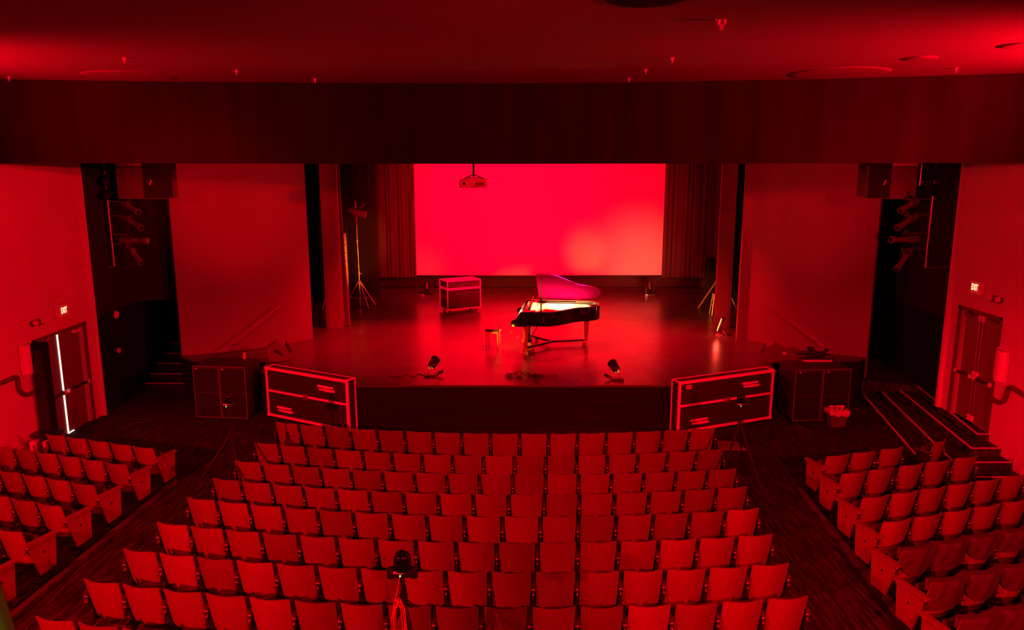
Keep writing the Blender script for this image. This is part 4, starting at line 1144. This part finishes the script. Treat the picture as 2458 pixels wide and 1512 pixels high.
    b = MB(); fp = [(.63, .0), (1.0, .0), (1.0, 1.49), (.63, 1.49)]
    vs = [lp(x, y, .026) for x, y in fp] + [lp(x, y, .046) for x, y in fp]
    b.add(vs, [(3, 2, 1, 0), (4, 5, 6, 7)] + [(i, (i+1) % 4, (i+1) % 4+4, i+4) for i in range(4)]); b.build('front_flap', 'lacquer', L)
    for xx in (.72, 1.75):
        b = MB(); b.lathe([(.02, -.04), (.02, .04)], (xx, hy+.0, hz), 10, (0, PI/2, 0)); b.build('lid_hinge', 'brass', L)
    b = MB(); b.bar((.78, .04, zt-.02), lp(.74, .18), .012).bar((.79, .04, zt-.03), (.785, .07, zt+.35), .018); b.build('lid_prop', 'lacquer', o)
    return o
grand_piano()

# piano bench, seen end on
p1 = atZ(1169, 838, STAGE); p2 = atZ(1193, 838, STAGE)
o = thing('piano_bench', ((p1.x+p2.x)/2, p1.y, STAGE), 'black padded piano bench with lit wooden legs beside the piano', 'bench', math.radians(-4))
b = MB(); b.box((0, .36, .52), (.36, .78, .07)); b.build('cushion', 'leather', o, .02)
b = MB()
for i in range(2):
    for j in range(5): b.lathe([(.010, 0), (.006, .006)], (-.08+.16*i, .10+.13*j, .555), 8)
b.build('cushion_buttons', 'leather', o)
b = MB()
for e in (-1, 1): b.box((e*.145, .36, .455), (.02, .68, .06))
for yy in (.03, .69): b.box((0, yy, .455), (.29, .02, .06))
b.build('apron', 'benchwood', o)
for e in (-1, 1):
    for yy in (.03, .69):
        b = MB(); b.bar((e*.145, yy, .46), (e*.155, yy, 0), .024, .015, 8); b.build('leg', 'benchwood', o)
    b = MB(); b.lathe([(.03, 0), (.028, .03)], (e*.18, .36, .46), 12, (0, e*PI/2, 0)); b.build('height_knob', 'brass', o)

# ------------------------------------------------------------------ road trunk upstage
p = atZ(1075, 753, STAGE)
o = thing('travel_case', (p.x, p.y, STAGE), 'black road trunk on wheels with bright edges behind the piano', 'road case', math.radians(28))
Lx, Ly_, zc0, hh = 1.22, .66, .13, .96
b = MB(); b.box((Lx/2, Ly_/2, zc0+hh*.36), (Lx-.02, Ly_-.02, hh*.70)); b.build('body', 'blackply', o)
b = MB(); b.box((Lx/2, Ly_/2, zc0+hh*.86), (Lx-.02, Ly_-.02, hh*.26)); b.build('cover', mat('trunk cover laminate', (.06, .03, .05), .3, spec=.4), o)
e = MB(); w = .03
for x in (0, Lx):
    for y in (0, Ly_): e.box((x, y, zc0+hh/2), (w, w, hh))
for z in (zc0, zc0+hh*.70, zc0+hh*.74, zc0+hh):
    for y in (0, Ly_): e.box((Lx/2, y, z), (Lx, w, w))
    for x in (0, Lx): e.box((x, Ly_/2, z), (w, Ly_, w))
e.build('edge_trim', 'aluedge', o)
for x in (.12, Lx-.12):
    for y in (.10, Ly_-.10):
        b = MB(); b.lathe([(.05, -.018), (.05, .018)], (x, y, .05), 14, (PI/2, 0, .3)); b.box((x, y, .11), (.06, .05, .03)); b.build('caster', 'alu', o)
for yy in (.18, .46):
    b = MB(); b.box((-.006, yy, zc0+hh*.42), (.02, .13, .11)); H_ = b.build('handle_dish', 'alu', o); b = MB(); b.box((-.02, yy, zc0+hh*.42), (.02, .08, .03)); b.build('handle_grip', 'blackmetal', H_)
b = MB(); b.box((Lx/2, Ly_/2, zc0+hh-.005), (Lx-.05, Ly_-.05, .02)); b.build('lit_top_sheet', mat('trunk top magenta light', (.30, .05, .30), .3), o)  # added sheet, the magenta light on the top painted into its colour
b = MB(); b.box((.46, .30, zc0+hh+.008), (.20, .05, .008)).box((.50, .42, zc0+hh+.008), (.22, .04, .008)); b.build('top_label', 'white', o)
b = MB()
random.seed(3)
for k in range(16): b.lathe([(.008, 0), (.006, .006)], (.12+random.random()*(Lx-.24), -.004+.012, zc0+.1+random.random()*.5), 6, (PI/2, 0, 0))
b.build('rivets', 'alu', o)

# ------------------------------------------------------------------ tall light stand, ladder
p = atZ(865, 736, STAGE)
o = thing('light_stand', (p.x, p.y, STAGE), 'tall chrome tripod light stand with a box lamp at stage left', 'light stand')
Yp = p.y
tz = atY(855, 525, Yp).z - STAGE
b = MB(); b.bar((0, 0, .05), (0, 0, 1.25), .022).bar((0, 0, 1.2), (-.02, 0, 2.35), .018).bar((-.02, 0, 2.3), (-.02, 0, tz+.1), .014)
b.lathe([(.035, -.04), (.035, .04)], (0, 0, 1.2), 12).lathe([(.03, -.04), (.03, .04)], (-.02, 0, 2.32), 12); b.build('pole', 'chrome', o)
for ax, ay in ((-.52, -.05), (.40, -.55), (.52, .15)):
    b = MB(); b.bar((0, 0, .95), (ax, ay, .02), .017).bar((0, 0, .28), (ax*.62, ay*.62, .36), .010); L = b.build('leg', 'chrome', o)
    b = MB(); b.lathe([(.025, 0), (.02, .04)], (ax, ay, .0), 10); b.build('foot', 'blackmetal', L)
b = MB(); b.bar((.02, 0, 1.15), (.10, 0, 1.2), .015); b.build('lock_knob', 'chrome', o)
b = MB(); b.box((.12, -.05, tz+.18), (.42, .24, .20), (0, .22, 0)); b.lathe([(.10, -.1), (.12, .12)], (-.15, -.05, tz+.26), 14, (0, PI/2+.22, 0)); Lh = b.build('lamp_head', 'greybox', o)
b = MB(); b.bar((-.02, 0, tz+.1), (-.04, 0, tz+.62), .015).bar((-.03, -.1, tz+.40), (-.03, .1, tz+.40), .02); b.build('mount', 'alu', Lh)
b = MB(); b.bar((-.32, 0, tz+.50), (.30, 0, tz+.78), .022); b.build('top_arm', 'blackmetal', o)
b = MB(); b.bar((.08, 0, tz+.34), (.34, 0, tz+.54), .012); b.build('small_arm', 'alu', o)
b = MB(); b.tube([(-.25+.0*k, -.08, tz+.28-.0) if k == 0 else (-.22-.14*math.sin(PI*k/10), -.08, tz+.30-.42*math.sin(PI*k/20)*1.0) if k < 10 else (-.05-.02*(k-10), -.08, tz-.08+.05*(k-10)) for k in range(13)], .010, 6); b.build('power_cord', 'blackcable', o)
pl_ = atZ(834, 742, STAGE)
o = thing('step_ladder', (pl_.x-.04, pl_.y, STAGE), 'tall metal stepladder half hidden by the left curtain', 'ladder', math.radians(80))
Hl = atY(821, 562, pl_.y).z-STAGE
for e in (-1, 1):
    b = MB(); b.box((e*.20, 0, Hl/2), (.03, .07, Hl), (0, -e*.03, 0)); b.build('front_rail', 'aluedge', o)
    b = MB(); b.bar((e*.17, .05, Hl-.05), (e*.28, .75, .02), .018); b.build('rear_rail', 'aluedge', o)
for k in range(8):
    b = MB(); b.box((0, 0, .28+(Hl-.4)*k/8), (.40, .09, .03)); b.build('tread', 'aluedge', o)
b = MB(); b.box((0, .05, Hl), (.42, .16, .03)); b.build('top_cap', 'aluedge', o)

# stage right: tripod stand, stool, led panel
p = atZ(1676, 740, STAGE)
o = thing('tripod_stand', (p.x+.80, p.y+.25, STAGE), 'chrome tripod stand half hidden behind the right proscenium panel', 'tripod stand')
b = MB(); b.bar((0, 0, .03), (0, 0, 1.7), .02).lathe([(.04, -.05), (.04, .05)], (0, 0, 1.15), 12); b.build('pole', 'chrome', o)
for ax, ay in ((-.80, -.25), (.5, -.4), (.3, .6)):
    b = MB(); b.bar((0, 0, 1.15), (ax, ay, .01), .022).bar((0, 0, .45), (ax*.5, ay*.5, .55), .011); b.build('leg', 'chrome', o)
p = atZ(1706, 757, STAGE)
o = thing('bar_stool', (p.x+.20, p.y+.18, STAGE), 'tall wooden stool beside the chrome tripod stand', 'stool')
b = MB(); b.lathe([(.17, .72), (.19, .735), (.19, .75), (.16, .765)], (0, 0, 0), 24); b.build('seat', 'leather', o)
for k in range(4):
    a = PI/4+PI/2*k; b = MB(); b.bar((.12*math.cos(a), .12*math.sin(a), .73), (.22*math.cos(a), .22*math.sin(a), 0), .018); b.build('leg', 'chrome', o)
for z, r_ in ((.30, .185), (.52, .155)):
    for k in range(4):
        a = PI/4+PI/2*k; c2 = a+PI/2; b = MB(); b.bar((r_*math.cos(a), r_*math.sin(a), z), (r_*math.cos(c2), r_*math.sin(c2), z), .010); b.build('rung', 'chrome', o)
p = atZ(1727, 804, STAGE)
o = thing('floor_light', (p.x, p.y, STAGE), 'tilted floor light with glowing amber front by the right proscenium panel', 'stage light', math.radians(-20))
b = MB(); b.box((0, 0, .012), (.22, .20, .02)); b.build('base', 'chrome', o, .004)
b = MB(); b.bar((.18, .06, .02), (.06, .02, .20), .012).bar((.18, -.06, .02), (.06, -.02, .20), .012).bar((.18, -.07, .015), (.18, .07, .015), .010); b.build('support', 'chrome', o)
b = MB(); b.box((.05, 0, .33), (.09, .26, .40), (0, .28, 0)); b.build('housing', 'blackmetal', o, .01)
b = MB(); b.box((-.012, -.12, .33), (.025, .03, .38), (0, .28, 0)); b.build('lit_tube', 'amber', o)
pointl('panel_light', (p.x-.16, p.y-.25, STAGE+.35), 9, .05, (1.0, .05, .03))

# footlights
def footlight(px, py, s, label):
    p = atZ(px, py, STAGE)
    o = thing('footlight', (p.x, p.y, STAGE), label, 'stage light')
    b = MB(); b.box((-.10*s, .02, .035), (.26, .22, .018), (0, .0, .2*s)).box((.13*s, .05, .07), (.20, .20, .016), (0, -.45*s, .2*s)); b.build('floor_plate', 'blackmetal', o)
    b = MB()
    for e in (-1, 1): b.bar((e*.115, 0, .03), (e*.115, 0, .30), .010, n=6)
    b.bar((-.115, 0, .05), (.115, 0, .05), .010, n=6); b.build('yoke', 'chrome', o)
    q = Vector((s*.25, .85, .35)).normalized().to_track_quat('Z', 'Y').to_matrix()
    b = MB(); b.lathe([(.05, -.16), (.085, -.13), (.095, -.05), (.10, .12), (.115, .14)], (0, 0, .32), 18, q); b.build('lamp_can', 'blackmetal', o)
    b = MB(); qz = (q @ Vector((0, 0, -1))); c0 = Vector((0, 0, .32))+qz*.163
    b.bar(c0+Vector((-.05, 0, -.035)), c0+Vector((-.01, 0, -.035)), .006).bar(c0+Vector((.01, 0, -.03)), c0+Vector((.05, 0, -.03)), .006).bar(c0+Vector((-.05, 0, .0)), c0+Vector((-.02, 0, .012)), .006).tube([c0+Vector((.03+.02*math.cos(a_*PI/4), 0, .0+.02*math.sin(a_*PI/4))) for a_ in range(8)], .005, 6, True); b.build('rear_fitting', 'gel', o)
    for e in (-1, 1):
        b = MB(); b.lathe([(.018, 0), (.016, .02)], (e*.115, -.01, .31), 10, (PI/2, 0, 0)); b.build('yoke_knob', 'chrome', o)
    b = MB(); b.lathe([(.012, 0), (.008, .05)], (0, -.02, .06), 8); b.build('pin', 'chrome', o)
    return o
footlight(1041, 903, 1, 'small stage lamp on a folded plate at the left stage edge')
footlight(1474, 912, -1, 'small stage lamp on a folded plate at the right stage edge')
# cable from the left footlight
b = MB(); pts = [atZ(1025, 903, STAGE+.01), atZ(1005, 897, STAGE+.01), atZ(990, 905, STAGE+.01), atZ(975, 898, STAGE+.01), atZ(960, 906, STAGE+.01), atZ(935, 902, STAGE+.01)]
b.tube(pts, .010, 6); tag(b.build('floor_cable', 'blackcable'), 'thin black cable trailing from the left footlight', 'cable')
# cluster of small boxes and cables at the centre of the stage edge
p = atZ(1240, 905, STAGE)
for dx, dy, w_, lb in ((-.16, .05, .14, 'small black dark box at the left of the gear on the stage edge'), (.06, -.02, .12, 'small pale connector box among the gear on the stage edge'), (.48, .02, .16, 'low black box at the right of the gear on the stage edge')):
    o = thing('connector_box', (p.x+dx, p.y+dy, STAGE), lb, 'connector box')
    b = MB(); b.box((0, 0, .045), (w_, .10, .09)); b.build('case', 'blackmetal', o, .008)
    b = MB()
    for k in range(3): b.lathe([(.014, 0), (.012, .012)], (-w_/3+w_/3*k, -.05, .06), 10, (PI/2, 0, 0)); b.box((-w_/3+w_/3*k, -.052, .025), (.03, .01, .012))
    b.build('sockets', 'chrome', o)
    b = MB(); b.box((0, .0, .093), (w_*.6, .05, .008)); b.build('top_plate', 'alu', o)
b = MB(); random.seed(5)
for k in range(9):
    cx = p.x+random.uniform(-.1, .8); cy = p.y+random.uniform(-.12, .1); rr = random.uniform(.06, .16)
    b.tube([(cx+rr*math.cos(2*PI*i/18)*1.3, cy+rr*.7*math.sin(2*PI*i/18), STAGE+.012+.01*k+.012*math.sin(3*i)) for i in range(18)], .009, 6, True)
tag(b.build('cable_pile', 'blackcable'), 'loose coils of black cable on the centre stage edge', 'cables')

# hanging projector
Yj = 17.0
pc = atY(1137, 440, Yj)
o = thing('projector', (pc.x, Yj, pc.z), 'ceiling projector hanging on a pole before the screen', 'projector')
b = MB(); b.box((0, 0, 0), (.62, .42, .19)); b.build('body', 'projbody', o, .02)
b = MB(); b.lathe([(.085, 0), (.095, .02), (.08, .05), (.06, .05)], (-.20, -.20, -.0), 20, (PI/2, 0, 0)); b.build('lens_ring', 'projbody', o)
b = MB(); b.lathe([(.055, 0), (.03, .015), (.004, .02)], (-.20, -.235, 0), 16, (PI/2, 0, 0)); b.build('lens', 'glassdark', o)
b = MB(); b.bar((0, 0, .14), (0, 0, 7.84-pc.z), .024).bar((0, 0, .2), (-.2, 0, .1), .014).bar((0, 0, .2), (.22, 0, .1), .014).box((0, 0, .12), (.42, .2, .02)); b.build('mount', 'blackmetal', o)
b = MB(); b.tube([(-.28, .05, .1), (-.27, .05, .3), (-.24, .06, .6), (-.1, .05, 1.2), (0, .03, 1.6)], .006, 6); b.build('cord', 'blackcable', o)
b = MB()
for k in range(7): b.box((.06+.03*k, -.212, -.01), (.012, .006, .08))
b.box((.02, -.212, -.07), (.12, .006, .012)); b.build('vent', 'blackmetal', o)

# thin cable on the floor by the left door, lit floor patch as a thin slab by the front row
b = MB(); b.tube([atZ(283, 1010, .012), atZ(300, 1006, .012), atZ(340, 1006, .012), atZ(375, 1007, .012), atZ(350, 1012, .012), atZ(305, 1018, .012)], .010, 6)
tag(b.build('floor_cable', 'blackcable'), 'thin cable lying on the floor near the left exit door', 'cable')
pa = atZ(1726, 1080, 0); 
b = MB(); q = [atZ(1724, 1080, 0), atZ(1792, 1082, 0), atZ(1768, 1062, 0), atZ(1722, 1060, 0)]
b.prism([(v.x, v.y) for v in q], .005, .03); tag(b.build('lit_floor_patch', 'seatwood3'), 'lit patch of floor, a thin slab at the right end of the front row', 'board')

# wooden post of the booth window right beside the camera
b = MB(); YP = 1.30
e1 = atY(0, 1378, YP); e2 = atY(43, 1512, YP); d = (e2-e1); a1 = e1-d*3.0; a2 = e2+d*2.5; w = Vector((-.13, 0, -.02))
b = MB(); q = [a1, a2, a2+w, a1+w]; vs = [tuple(v) for v in q]+[(v.x, v.y-.03, v.z) for v in q]
b.add(vs, [(0, 1, 2, 3), (7, 6, 5, 4), (0, 4, 5, 1), (1, 5, 6, 2), (2, 6, 7, 3), (3, 7, 4, 0)])
o = b.build('booth_post', 'postpaint', None, .006); tag(o, 'yellow-green lit post close to the camera in the lower left corner', 'post')
